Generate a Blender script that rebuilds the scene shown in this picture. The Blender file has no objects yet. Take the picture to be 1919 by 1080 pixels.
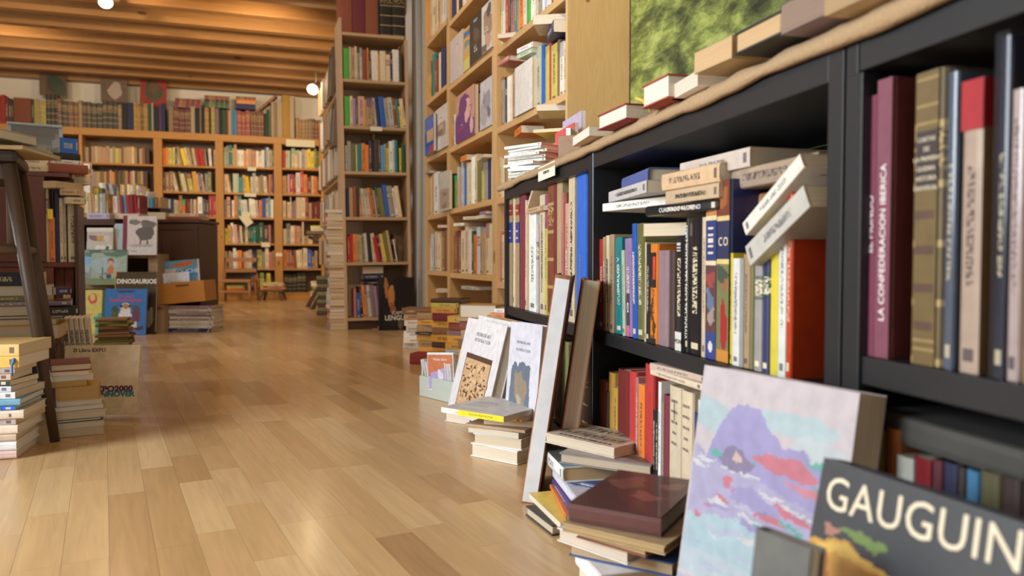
import bpy, bmesh, math, random, re
import numpy as np
from mathutils import Matrix, Vector, noise
R = math.radians
random.seed(7)
rnd = random.Random(11)
SC = bpy.context.scene
COL = SC.collection

# ------------------------------------------------------------------ camera, world, lights, exposure
FPX, CAM_H, CAM_YAW = 1450.0, 0.5, R(-19.0)
CAM_PITCH = math.atan(52 / 1450.0)
camd = bpy.data.cameras.new('camera'); cam = bpy.data.objects.new('camera', camd); COL.objects.link(cam)
camd.sensor_width = 36.0; camd.lens = 36.0 * FPX / 1919.0
camd.clip_start = 0.05; camd.clip_end = 100
cam.rotation_euler = (math.pi / 2 - CAM_PITCH, 0, CAM_YAW); cam.location = (0, 0, CAM_H)
camd.dof.use_dof = True; camd.dof.focus_distance = 1.95; camd.dof.aperture_fstop = 4.2
SC.camera = cam

SC.view_settings.view_transform = 'Standard'; SC.view_settings.look = 'None'
SC.view_settings.exposure = 0.0; SC.view_settings.gamma = 1.0
SC.view_settings.use_curve_mapping = False
SC.cycles.use_denoising = True
SC.cycles.max_bounces = 8; SC.cycles.diffuse_bounces = 5; SC.cycles.glossy_bounces = 4
SC.cycles.sample_clamp_indirect = 6.0

W = bpy.data.worlds.new('sky'); SC.world = W; W.use_nodes = True
wb = W.node_tree.nodes['Background']
wb.inputs[0].default_value = (0.80, 0.90, 1.0, 1); wb.inputs[1].default_value = 0.55

def area(name, loc, target, sx, sy, power, col):
    l = bpy.data.lights.new(name, 'AREA'); l.shape = 'RECTANGLE'; l.size = sx; l.size_y = sy
    l.energy = power; l.color = col
    o = bpy.data.objects.new(name, l); COL.objects.link(o); o.location = loc
    o.rotation_euler = (Vector(target) - Vector(loc)).to_track_quat('-Z', 'Y').to_euler()
    return o
def spot(name, loc, target, power, col, angle=110, blend=0.8, r=0.05):
    l = bpy.data.lights.new(name, 'SPOT'); l.energy = power; l.color = col; l.spot_size = R(angle); l.spot_blend = blend
    l.shadow_soft_size = r
    o = bpy.data.objects.new(name, l); COL.objects.link(o); o.location = loc
    o.rotation_euler = (Vector(target) - Vector(loc)).to_track_quat('-Z', 'Y').to_euler()
    return o
XL_ = -4.6
# daylight through the shop window on the left (behind the camera) and the glazed front behind it
area('window_daylight', (-2.80, 1.0, 1.40), (1.0, 2.0, 0.6), 1.1, 1.35, 150, (0.86, 0.94, 1.0))
area('front_daylight', (-0.4, -2.9, 1.5), (0.2, 3.0, 0.9), 3.4, 1.8, 14, (0.90, 0.95, 1.0))
area('rear_daylight', (XL_ + .14, 5.2, 1.55), (1.0, 5.0, 0.8), 1.3, 1.1, 75, (0.84, 0.92, 1.0))
WARM = (1.0, 0.72, 0.40)
WW = (1.0, 0.80, 0.55)  # unseen spots added under the ceiling to even out the light
spot('ceiling_spot_a', (-1.5, 5.6, 2.42), (-0.7, 9.8, 1.0), 95, WARM, 120)
spot('ceiling_spot_b', (0.2, 6.6, 2.42), (0.0, 10.2, 1.0), 85, WARM, 120)
spot('ceiling_spot_c', (-2.2, 8.0, 2.42), (-2.2, 10.4, 1.6), 50, WARM, 130)
spot('ceiling_spot_d', (-0.2, 3.2, 2.45), (0.8, 5.2, 1.0), 60, WW, 110)
spot('ceiling_spot_e', (-1.4, 3.6, 2.45), (-1.2, 5.0, 0.3), 34, WW, 110)
spot('ceiling_spot_f', (0.1, 1.6, 2.45), (1.1, 3.3, 1.6), 85, WW, 110)
spot('ceiling_spot_g', (0.4, 8.4, 2.42), (0.3, 10.4, 1.1), 50, WARM, 120)

# ------------------------------------------------------------------ frames and picking points of the place
CR = Matrix.Rotation(CAM_YAW, 4, 'Z') @ Matrix.Rotation(math.pi / 2 - CAM_PITCH, 4, 'X')
def T(x, y, z): return Matrix.Translation((x, y, z))
def RX(a): return Matrix.Rotation(R(a), 4, 'X')
def RY(a): return Matrix.Rotation(R(a), 4, 'Y')
def RZ(a): return Matrix.Rotation(R(a), 4, 'Z')
ROOM = Matrix.Identity(4)
CF = Matrix.Rotation(CAM_YAW, 4, 'Z')            # x sideways, y ahead of the viewer
BF = RZ(-6.4)                                    # the black shelving stands a little askew
FF = RZ(8.8)                                     # direction of the floor strips
def hit(px, py, fr, ax, val):
    d = CR.to_3x3() @ Vector(((px - 959.5) / FPX, -(py - 540) / FPX, -1))
    mi = fr.inverted(); o = mi @ Vector((0, 0, CAM_H)); d = mi.to_3x3() @ d
    t = (val - o[ax]) / d[ax]
    return o + d * t
def pxper(p, fr):      # metres per pixel at a local point
    w = CR.to_3x3().inverted() @ ((fr @ Vector(p)) - Vector((0, 0, CAM_H)))
    return -w.z / FPX

# ------------------------------------------------------------------ materials
def nt(name):
    m = bpy.data.materials.new(name); m.use_nodes = True
    n = m.node_tree.nodes; l = m.node_tree.links
    return m, n, l, n['Principled BSDF']
def mth(n, l, op, a, b=None, c=None):
    x = n.new('ShaderNodeMath'); x.operation = op
    for i, v in enumerate((a, b, c)):
        if v is None: continue
        if isinstance(v, (int, float)): x.inputs[i].default_value = v
        else: l.new(v, x.inputs[i])
    return x.outputs[0]
def mixc(n, l, fac, a, b, mode='MIX'):
    x = n.new('ShaderNodeMix'); x.data_type = 'RGBA'; x.blend_type = mode
    for s, v in ((0, fac), (6, a), (7, b)):
        if isinstance(v, (int, float)): x.inputs[s].default_value = v
        elif isinstance(v, tuple): x.inputs[s].default_value = (*v, 1)[:4]
        else: l.new(v, x.inputs[s])
    return x.outputs[2]
def ramp(n, l, fac, stops):
    r = n.new('ShaderNodeValToRGB'); e = r.color_ramp.elements
    while len(e) < len(stops): e.new(0.5)
    for k, (p, c) in enumerate(stops): e[k].position = p; e[k].color = (*c, 1)
    l.new(fac, r.inputs[0]); return r.outputs[0]
def plain(name, col, rough=0.5, metal=0.0, vary=0.08, scale=30, bump=0.0):
    m, n, l, b = nt(name)
    b.inputs['Roughness'].default_value = rough; b.inputs['Metallic'].default_value = metal
    tc = n.new('ShaderNodeTexCoord'); nz = n.new('ShaderNodeTexNoise'); nz.inputs['Scale'].default_value = scale
    nz.inputs['Detail'].default_value = 5
    l.new(tc.outputs['Object'], nz.inputs['Vector'])
    c = mixc(n, l, nz.outputs['Fac'], tuple(x * (1 - vary * 2) for x in col), tuple(min(1, x * (1 + vary * 2)) for x in col))
    l.new(c, b.inputs['Base Color'])
    if bump:
        bp = n.new('ShaderNodeBump'); bp.inputs['Strength'].default_value = bump; bp.inputs['Distance'].default_value = 0.004
        l.new(nz.outputs['Fac'], bp.inputs['Height']); l.new(bp.outputs[0], b.inputs['Normal'])
    return m
def wood(name, col, dark, rough=0.5, axis=2, scale=1.0, knots=True):
    m, n, l, b = nt(name)
    tc = n.new('ShaderNodeTexCoord'); oi = n.new('ShaderNodeObjectInfo')
    mp = n.new('ShaderNodeMapping'); s = [9 * scale] * 3; s[axis] = 0.7 * scale; mp.inputs['Scale'].default_value = s
    ad = n.new('ShaderNodeVectorMath'); ad.operation = 'MULTIPLY_ADD'
    cb = n.new('ShaderNodeCombineXYZ')
    for i in range(3): l.new(oi.outputs['Random'], cb.inputs[i])
    l.new(cb.outputs[0], ad.inputs[0]); ad.inputs[1].default_value = (13, 7, 5); l.new(tc.outputs['Object'], ad.inputs[2])
    l.new(ad.outputs[0], mp.inputs[0])
    nz = n.new('ShaderNodeTexNoise'); nz.inputs['Scale'].default_value = 2.0; nz.inputs['Detail'].default_value = 6; nz.inputs['Distortion'].default_value = 1.2
    l.new(mp.outputs[0], nz.inputs['Vector'])
    wv = mth(n, l, 'FRACT', mth(n, l, 'MULTIPLY', nz.outputs['Fac'], 9.0))
    wv = mth(n, l, 'PINGPONG', wv, 0.5)
    f = mth(n, l, 'MULTIPLY', wv, 1.1)
    c = mixc(n, l, f, dark, col)
    c = mixc(n, l, 0.55, c, col)
    if knots:
        mp2 = n.new('ShaderNodeMapping'); s2 = [7 * scale] * 3; s2[axis] = 3.2 * scale; mp2.inputs['Scale'].default_value = s2
        l.new(ad.outputs[0], mp2.inputs[0])
        v = n.new('ShaderNodeTexVoronoi'); v.inputs['Scale'].default_value = 0.8
        l.new(mp2.outputs[0], v.inputs['Vector'])
        k = mth(n, l, 'LESS_THAN', v.outputs['Distance'], 0.085)
        c = mixc(n, l, mth(n, l, 'MULTIPLY', k, 0.75), c, tuple(x * 0.35 for x in dark))
    rv = mth(n, l, 'MULTIPLY_ADD', oi.outputs['Random'], 0.16, 0.92)
    hs = n.new('ShaderNodeHueSaturation'); l.new(rv, hs.inputs['Value']); l.new(c, hs.inputs['Color'])
    l.new(hs.outputs[0], b.inputs['Base Color']); b.inputs['Roughness'].default_value = rough
    return m

def cover_mat(name, style, rough):
    """cloth, leather or card covers: the tint is the object's own colour, the print sits on the spine"""
    m, n, l, b = nt(name)
    oi = n.new('ShaderNodeObjectInfo'); uv = n.new('ShaderNodeUVMap'); sx = n.new('ShaderNodeSeparateXYZ'); l.new(uv.outputs[0], sx.inputs[0])
    u, v = sx.outputs[0], sx.outputs[1]; rn = oi.outputs['Random']
    base = oi.outputs['Color']
    tc = n.new('ShaderNodeTexCoord')
    nz = n.new('ShaderNodeTexNoise'); nz.inputs['Scale'].default_value = 45 if style != 'leather' else 25; nz.inputs['Detail'].default_value = 8
    l.new(tc.outputs['Object'], nz.inputs['Vector'])
    wear = mth(n, l, 'MULTIPLY_ADD', nz.outputs['Fac'], 0.5 if style != 'leather' else 0.9, 0.75 if style != 'leather' else 0.40)
    hs = n.new('ShaderNodeHueSaturation'); l.new(wear, hs.inputs['Value']); l.new(base, hs.inputs['Color'])
    c = hs.outputs[0]
    bw = n.new('ShaderNodeRGBToBW'); l.new(base, bw.inputs[0])
    isl = mth(n, l, 'GREATER_THAN', bw.outputs[0], 0.22)
    ink = mixc(n, l, isl, (0.75, 0.66, 0.45), (0.05, 0.04, 0.05))
    onsp = mth(n, l, 'MULTIPLY', mth(n, l, 'GREATER_THAN', u, 0.0), mth(n, l, 'LESS_THAN', u, 1.0))
    def band(lo, hi, s=None):
        s = s or v
        return mth(n, l, 'MULTIPLY', mth(n, l, 'GREATER_THAN', s, lo), mth(n, l, 'LESS_THAN', s, hi))
    def letters(fu, fv, thr=0.5):
        cb = n.new('ShaderNodeCombineXYZ')
        l.new(mth(n, l, 'MULTIPLY_ADD', u, fu, mth(n, l, 'MULTIPLY', rn, 57.0)), cb.inputs[0])
        l.new(mth(n, l, 'MULTIPLY', v, fv), cb.inputs[1]); l.new(mth(n, l, 'MULTIPLY', rn, 91.0), cb.inputs[2])
        w = n.new('ShaderNodeTexNoise'); w.inputs['Scale'].default_value = 1.0; w.inputs['Detail'].default_value = 1.0
        l.new(cb.outputs[0], w.inputs['Vector'])
        return mth(n, l, 'GREATER_THAN', w.outputs['Fac'], thr)
    if style in ('print', 'label', 'twotone'):
        hi = mth(n, l, 'MULTIPLY_ADD', mth(n, l, 'FRACT', mth(n, l, 'MULTIPLY', rn, 17.3)), 0.25, 0.66)
        txt = mth(n, l, 'MULTIPLY', letters(5.0, 95.0, 0.5), mth(n, l, 'MULTIPLY', band(0.33, 0.67, u), mth(n, l, 'MULTIPLY', mth(n, l, 'GREATER_THAN', v, 0.30), mth(n, l, 'LESS_THAN', v, hi))))
        foot = mth(n, l, 'MULTIPLY', band(0.25, 0.75, u), band(0.04, 0.085))
        if style == 'label':
            lab = mth(n, l, 'MULTIPLY', onsp, band(0.60, 0.80))
            hh = n.new('ShaderNodeHueSaturation'); l.new(base, hh.inputs['Color']); l.new(mth(n, l, 'MULTIPLY_ADD', rn, 0.6, 0.2), hh.inputs['Hue'])
            hh.inputs['Saturation'].default_value = 1.3; hh.inputs['Value'].default_value = 0.45
            c = mixc(n, l, lab, c, hh.outputs[0])
            txt = mth(n, l, 'MULTIPLY', lab, mth(n, l, 'MULTIPLY', letters(6.0, 60.0, 0.5), band(0.63, 0.77)))
            ink = mixc(n, l, 0.0, (0.8, 0.72, 0.5), (0.8, 0.72, 0.5))
        if style == 'twotone':
            tt = mth(n, l, 'MULTIPLY', onsp, mth(n, l, 'GREATER_THAN', v, 0.72))
            hh = n.new('ShaderNodeHueSaturation'); l.new(base, hh.inputs['Color']); l.new(mth(n, l, 'MULTIPLY_ADD', rn, 0.8, 0.1), hh.inputs['Hue']); hh.inputs['Value'].default_value = 0.6
            c = mixc(n, l, tt, c, hh.outputs[0])
        both = mth(n, l, 'MULTIPLY', mth(n, l, 'MAXIMUM', txt, foot), onsp)
        c = mixc(n, l, mth(n, l, 'MULTIPLY', both, 0.8), c, ink)
    if style == 'leather':
        fr = mth(n, l, 'FRACT', mth(n, l, 'MULTIPLY_ADD', v, 5.0, 0.42))
        gilt = mth(n, l, 'MULTIPLY', onsp, mth(n, l, 'LESS_THAN', mth(n, l, 'ABSOLUTE', mth(n, l, 'SUBTRACT', fr, 0.5)), 0.06))
        ti = mth(n, l, 'MULTIPLY', onsp, mth(n, l, 'MULTIPLY', band(0.66, 0.80), letters(7.0, 60.0, 0.52)))
        c = mixc(n, l, mth(n, l, 'MULTIPLY', mth(n, l, 'MAXIMUM', gilt, ti), 0.55), c, (0.62, 0.45, 0.18))
        bp = n.new('ShaderNodeBump'); bp.inputs['Strength'].default_value = 0.35; bp.inputs['Distance'].default_value = 0.002
        l.new(nz.outputs['Fac'], bp.inputs['Height']); l.new(bp.outputs[0], b.inputs['Normal'])
    l.new(c, b.inputs['Base Color']); b.inputs['Roughness'].default_value = rough
    return m
CM = {'p': cover_mat('printed_card', 'print', 0.42), 'l': cover_mat('cloth_with_label', 'label', 0.6), 't': cover_mat('two_tone_card', 'twotone', 0.4),
      'a': cover_mat('gilt_leather', 'leather', 0.42), 'n': cover_mat('blank_cloth', 'blank', 0.62), 'g': cover_mat('glossy_card', 'print', 0.16)}
def page_mat():
    m, n, l, b = nt('page_edges')
    oi = n.new('ShaderNodeObjectInfo'); tc = n.new('ShaderNodeTexCoord')
    mp = n.new('ShaderNodeMapping'); mp.inputs['Scale'].default_value = (900, 3, 3); l.new(tc.outputs['Object'], mp.inputs[0])
    nz = n.new('ShaderNodeTexNoise'); nz.inputs['Scale'].default_value = 1.0; nz.inputs['Detail'].default_value = 2; l.new(mp.outputs[0], nz.inputs['Vector'])
    c = mixc(n, l, nz.outputs['Fac'], (0.62, 0.56, 0.46), (1.0, 0.97, 0.93))
    c = mixc(n, l, 1.0, c, oi.outputs['Color'], 'MULTIPLY')
    l.new(c, b.inputs['Base Color']); b.inputs['Roughness'].default_value = 0.8
    return m
M_PAGE = page_mat()
def vcol_mat(name, rough=0.4):
    m, n, l, b = nt(name)
    a = n.new('ShaderNodeAttribute'); a.attribute_name = 'ink'
    tc = n.new('ShaderNodeTexCoord'); nz = n.new('ShaderNodeTexNoise'); nz.inputs['Scale'].default_value = 60; l.new(tc.outputs['Object'], nz.inputs['Vector'])
    hs = n.new('ShaderNodeHueSaturation'); l.new(a.outputs['Color'], hs.inputs['Color']); l.new(mth(n, l, 'MULTIPLY_ADD', nz.outputs['Fac'], 0.4, 0.8), hs.inputs['Value'])
    l.new(hs.outputs[0], b.inputs['Base Color']); b.inputs['Roughness'].default_value = rough
    return m
M_INK = vcol_mat('printed_inks'); M_MASS = vcol_mat('assorted_cloth', 0.55)
def ink(name, col): return plain(name, col, 0.5, vary=0.02)
M_WHITE = ink('white_ink', (0.85, 0.84, 0.80)); M_BLACKINK = ink('black_ink', (0.03, 0.03, 0.03)); M_CREAMINK = ink('cream_ink', (0.78, 0.68, 0.50))
M_GREYINK = ink('grey_ink', (0.30, 0.30, 0.31)); M_TEALINK = ink('teal_ink', (0.03, 0.22, 0.26)); M_REDINK = ink('red_ink', (0.70, 0.05, 0.06)); M_BLUEINK = ink('blue_ink', (0.05, 0.18, 0.55))
M_PURP = ink('dark_purple_ink', (0.10, 0.02, 0.09))
PINE = wood('pale_pine', (0.72, 0.50, 0.25), (0.50, 0.28, 0.10), 0.5)
PINE_Y = wood('pale_pine_lengthways', (0.74, 0.50, 0.24), (0.52, 0.29, 0.10), 0.45, axis=1)
PINE_X = wood('pale_pine_crossways', (0.68, 0.47, 0.24), (0.45, 0.26, 0.10), 0.45, axis=0)
TALLW = wood('light_laminated_pine', (0.60, 0.43, 0.27), (0.42, 0.26, 0.14), 0.5)
TALLWX = wood('light_laminated_pine_crossways', (0.56, 0.39, 0.23), (0.40, 0.25, 0.12), 0.5, axis=0)
OLDP = wood('honey_pine', (0.60, 0.31, 0.08), (0.38, 0.16, 0.03), 0.5)
OLDPX = wood('honey_pine_crossways', (0.60, 0.31, 0.08), (0.36, 0.15, 0.03), 0.5, axis=0)
BEAM = wood('ceiling_pine', (0.42, 0.22, 0.075), (0.23, 0.10, 0.03), 0.45, axis=0, scale=0.8)
BEAMY = wood('ceiling_board_pine', (0.46, 0.22, 0.06), (0.28, 0.12, 0.03), 0.5, axis=1, scale=0.8)
DARKW = wood('dark_stained_wood', (0.085, 0.036, 0.018), (0.04, 0.016, 0.008), 0.4, knots=False)
STOOLW = wood('worn_dark_stool_wood', (0.10, 0.060, 0.038), (0.05, 0.028, 0.018), 0.45, knots=False)
GREYW = wood('weathered_brown_board', (0.17, 0.12, 0.085), (0.10, 0.07, 0.05), 0.6, knots=False)
REDW = wood('red_brown_wood', (0.17, 0.045, 0.018), (0.10, 0.022, 0.01), 0.35, knots=False)
CRATEW = wood('plywood', (0.36, 0.25, 0.14), (0.26, 0.17, 0.09), 0.6, axis=0, knots=False)
ORANGEW = wood('varnished_drawer_wood', (0.55, 0.25, 0.06), (0.38, 0.15, 0.03), 0.35, axis=0)
CHAIRW = wood('old_beech', (0.40, 0.19, 0.06), (0.25, 0.11, 0.03), 0.4, axis=2, knots=False)
BLACKW = plain('black_laminate', (0.011, 0.012, 0.014), 0.42, vary=0.1, scale=90)
METAL = plain('galvanised_edge', (0.35, 0.40, 0.46), 0.3, 0.8)
PLASTER = plain('white_plaster', (0.80, 0.78, 0.73), 0.9, vary=0.03, scale=6)
BURLAP = plain('burlap', (0.42, 0.285, 0.16), 0.95, vary=0.12, scale=260, bump=0.6)
def glassy(name, col=(0.9, 0.95, 1.0), tr=0.85, rough=0.08):
    m, n, l, b = nt(name)
    b.inputs['Base Color'].default_value = (*col, 1); b.inputs['Roughness'].default_value = rough
    t = n.new('ShaderNodeBsdfTransparent'); mx = n.new('ShaderNodeMixShader'); mx.inputs[0].default_value = tr
    l.new(b.outputs[0], mx.inputs[1]); l.new(t.outputs[0], mx.inputs[2]); l.new(mx.outputs[0], n['Material Output'].inputs[0])
    return m
WRAP = glassy('clear_wrap', (0.10, 0.10, 0.11), 0.80, 0.04); BIN = glassy('frosted_bin_plastic', (0.30, 0.33, 0.33), 0.68, 0.2)
BINRIM = plain('grey_blue_plastic', (0.40, 0.50, 0.58), 0.35)
def emis(name, col, s):
    m, n, l, b = nt(name); b.inputs['Base Color'].default_value = (*col, 1)
    b.inputs['Emission Color'].default_value = (*col, 1); b.inputs['Emission Strength'].default_value = s; return m
LAMPON = emis('lit_lamp_face', (1.0, 0.86, 0.62), 14)
def moss():
    m, n, l, b = nt('mossy_green_mural')
    tc = n.new('ShaderNodeTexCoord'); a = n.new('ShaderNodeTexNoise'); a.inputs['Scale'].default_value = 11; a.inputs['Detail'].default_value = 10; a.inputs['Roughness'].default_value = 0.68; a.inputs['Distortion'].default_value = 0.25
    mp = n.new('ShaderNodeMapping'); mp.inputs['Scale'].default_value = (1, .42, 1); l.new(tc.outputs['Object'], mp.inputs[0]); l.new(mp.outputs[0], a.inputs['Vector'])
    c = ramp(n, l, a.outputs['Fac'], [(0.34, (0.015, 0.022, 0.008)), (0.44, (0.07, 0.085, 0.025)), (0.51, (0.15, 0.19, 0.045)), (0.58, (0.30, 0.36, 0.09)), (0.70, (0.46, 0.52, 0.20))])
    l.new(c, b.inputs['Base Color']); b.inputs['Roughness'].default_value = 0.8
    bp = n.new('ShaderNodeBump'); bp.inputs['Strength'].default_value = 0.5; bp.inputs['Distance'].default_value = 0.02; l.new(a.outputs['Fac'], bp.inputs['Height']); l.new(bp.outputs[0], b.inputs['Normal'])
    return m
MOSS = moss()
def floor_mat(name, attr):
    m, n, l, b = nt(name)
    tc = n.new('ShaderNodeTexCoord'); mp = n.new('ShaderNodeMapping'); mp.inputs['Scale'].default_value = (26, 1.6, 1)
    if attr:
        at = n.new('ShaderNodeAttribute'); at.attribute_name = 'ink'; basec = at.outputs['Color']
    else:
        oi = n.new('ShaderNodeObjectInfo'); basec = oi.outputs['Color']
    sp = n.new('ShaderNodeSeparateColor'); l.new(basec, sp.inputs[0])
    cb = n.new('ShaderNodeCombineXYZ'); l.new(mth(n, l, 'MULTIPLY', sp.outputs[0], 300.0), cb.inputs[2])
    av = n.new('ShaderNodeVectorMath'); av.operation = 'ADD'; l.new(tc.outputs['Object'], av.inputs[0]); l.new(cb.outputs[0], av.inputs[1]); l.new(av.outputs[0], mp.inputs[0])
    nz = n.new('ShaderNodeTexNoise'); nz.inputs['Scale'].default_value = 3; nz.inputs['Detail'].default_value = 7; nz.inputs['Distortion'].default_value = 0.8; l.new(mp.outputs[0], nz.inputs['Vector'])
    g = mth(n, l, 'MULTIPLY_ADD', nz.outputs['Fac'], 0.55, 0.73)
    hs = n.new('ShaderNodeHueSaturation'); l.new(basec, hs.inputs['Color']); l.new(g, hs.inputs['Value'])
    l.new(hs.outputs[0], b.inputs['Base Color'])
    b.inputs['Roughness'].default_value = 0.30
    b.inputs['Coat Weight'].default_value = 0.35; b.inputs['Coat Roughness'].default_value = 0.16
    return m
FLOORM = floor_mat('oiled_oak_strip', False); FLOORS = floor_mat('oiled_oak_strips_joined', True)

# ------------------------------------------------------------------ object helpers
NAMES = {}
def link(name, me, mats, M=None, parent=None, local=None):
    o = bpy.data.objects.new(name, me)
    COL.objects.link(o)
    if me is not None and mats is not None:
        for m in (mats if isinstance(mats, (list, tuple)) else [mats]): me.materials.append(m)
    if parent is not None:
        o.parent = parent
        if local is not None: o.matrix_basis = local
    elif M is not None: o.matrix_basis = M
    return o
def tag(o, label=None, cat=None, group=None, kind=None):
    if label: o['label'] = label
    if cat: o['category'] = cat
    if group: o['group'] = group
    if kind: o['kind'] = kind
    return o
def empty(name, M): 
    o = bpy.data.objects.new(name, None); COL.objects.link(o); o.matrix_basis = M; o.empty_display_size = 0.05
    return o
class MB:
    def __init__(s): s.v = []; s.f = []; s.mi = []
    def box(s, x0, x1, y0, y1, z0, z1, M=None, mi=0):
        b = len(s.v); M = M or Matrix.Identity(4)
        for z in (z0, z1):
            for (x, y) in ((x0, y0), (x1, y0), (x1, y1), (x0, y1)): s.v.append(tuple(M @ Vector((x, y, z))))
        for q in ((0, 3, 2, 1), (4, 5, 6, 7), (0, 1, 5, 4), (1, 2, 6, 5), (2, 3, 7, 6), (3, 0, 4, 7)):
            s.f.append(tuple(b + i for i in q)); s.mi.append(mi)
        return s
    def tube(s, pts, rad, n=12, cap=True, mi=0):
        b = len(s.v); k = len(pts)
        rad = rad if isinstance(rad, (list, tuple)) else [rad] * k
        for i, p in enumerate(pts):
            p = Vector(p); a = Vector(pts[max(0, i - 1)]); c = Vector(pts[min(k - 1, i + 1)])
            d = (c - a).normalized(); q = d.to_track_quat('Z', 'Y')
            for j in range(n):
                t = 2 * math.pi * j / n
                s.v.append(tuple(p + q @ Vector((rad[i] * math.cos(t), rad[i] * math.sin(t), 0))))
        for i in range(k - 1):
            for j in range(n):
                s.f.append((b + i * n + j, b + i * n + (j + 1) % n, b + (i + 1) * n + (j + 1) % n, b + (i + 1) * n + j)); s.mi.append(mi)
        if cap:
            s.f.append(tuple(b + j for j in reversed(range(n)))); s.mi.append(mi)
            s.f.append(tuple(b + (k - 1) * n + j for j in range(n))); s.mi.append(mi)
        return s
    def mesh(s, name, bevel=0.0, smooth=False):
        me = bpy.data.meshes.new(name); me.from_pydata(s.v, [], s.f)
        if any(s.mi): me.polygons.foreach_set('material_index', s.mi)
        if bevel:
            bm = bmesh.new(); bm.from_mesh(me)
            bmesh.ops.bevel(bm, geom=list(bm.edges), offset=bevel, segments=2, affect='EDGES', profile=0.6, clamp_overlap=True)
            bm.to_mesh(me); bm.free()
        if smooth: me.polygons.foreach_set('use_smooth', [True] * len(me.polygons))
        me.update(); return me
def board(parent, name, x0, x1, y0, y1, z0, z1, mat, bevel=0.0015, M=None, mats=None):
    """one board, its own origin at its centre so that the grain follows it"""
    c = Vector(((x0 + x1) / 2, (y0 + y1) / 2, (z0 + z1) / 2))
    me = MB().box(x0 - c.x, x1 - c.x, y0 - c.y, y1 - c.y, z0 - c.z, z1 - c.z).mesh(name, bevel)
    L = T(*c) if M is None else M @ T(*c)
    return link(name, me, mat, parent=parent, local=L) if parent else link(name, me, mat, M=L)
def text(parent, s, size, local, mat, name='title', align='CENTER', sx=1.0, spacing=1.0, bold=0.0):
    cu = bpy.data.curves.new(name, 'FONT'); cu.body = s; cu.size = size; cu.align_x = align; cu.align_y = 'CENTER'
    cu.space_character = spacing; cu.offset = bold; cu.extrude = 0.0001; cu.resolution_u = 3
    cu.materials.append(mat)
    o = bpy.data.objects.new(name, cu); COL.objects.link(o); o.parent = parent
    o.matrix_basis = local @ Matrix.Diagonal((sx, 1, 1, 1)); return o

# ------------------------------------------------------------------ colours of covers
PAL = {'cr': ('cream', (.74, .62, .43)), 'wh': ('white', (.84, .83, .79)), 'tn': ('tan', (.50, .35, .20)), 'br': ('brown', (.25, .13, .065)),
 'db': ('dark brown', (.075, .04, .03)), 'bk': ('black', (.018, .018, .02)), 'gy': ('grey', (.34, .33, .32)), 'lg': ('pale grey', (.58, .57, .55)),
 'rd': ('red', (.50, .035, .035)), 'dr': ('dark red', (.20, .022, .02)), 'mr': ('maroon', (.20, .025, .045)), 'pk': ('pink', (.66, .36, .30)),
 'or': ('orange', (.80, .25, .04)), 'gd': ('ochre', (.68, .38, .07)), 'yl': ('yellow', (.85, .66, .04)), 'yg': ('yellow-green', (.60, .56, .13)),
 'gn': ('green', (.09, .48, .07)), 'dg': ('dark green', (.02, .11, .06)), 'ol': ('olive', (.20, .20, .07)), 'tl': ('teal', (.02, .26, .28)),
 'bl': ('blue', (.025, .13, .55)), 'nv': ('navy', (.025, .035, .14)), 'sb': ('sky blue', (.10, .40, .75)), 'lb': ('pale blue', (.50, .62, .75)),
 'vi': ('violet', (.38, .25, .52)), 'pg': ('pale green', (.52, .62, .46)), 'mv': ('mauve', (.30, .20, .23)), 'rb': ('red-brown', (.30, .085, .045)),
 'pu': ('purple', (.16, .05, .24)), 'rs': ('rose', (.55, .20, .20)), 'ct': ('crimson', (.42, .015, .03))}
KINDNAME = {'p': 'paperback', 'n': 'hardback', 'a': 'leather_bound_book', 'l': 'cloth_bound_book', 't': 'paperback', 'g': 'hardback', 'm': 'magazine'}
KINDWORD = {'paperback': 'paperback', 'hardback': 'hardback', 'leather_bound_book': 'leather-bound book', 'cloth_bound_book': 'cloth-bound book', 'magazine': 'magazine', 'booklet': 'booklet', 'pocket_book': 'pocket book', 'large_volume': 'large volume'}
USED = set()
ORD = 'first second third fourth fifth sixth seventh eighth ninth tenth eleventh twelfth thirteenth fourteenth fifteenth sixteenth seventeenth eighteenth nineteenth twentieth'.split()
def ordw(i):
    if i < 20: return ORD[i]
    k = i + 1
    return f'{k}' + ('th' if 10 < k % 100 < 20 else {1: 'st', 2: 'nd', 3: 'rd'}.get(k % 10, 'th'))
def nwords(s): return len(re.findall(r"[A-Za-z0-9][A-Za-z0-9'’-]*", s))

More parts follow.
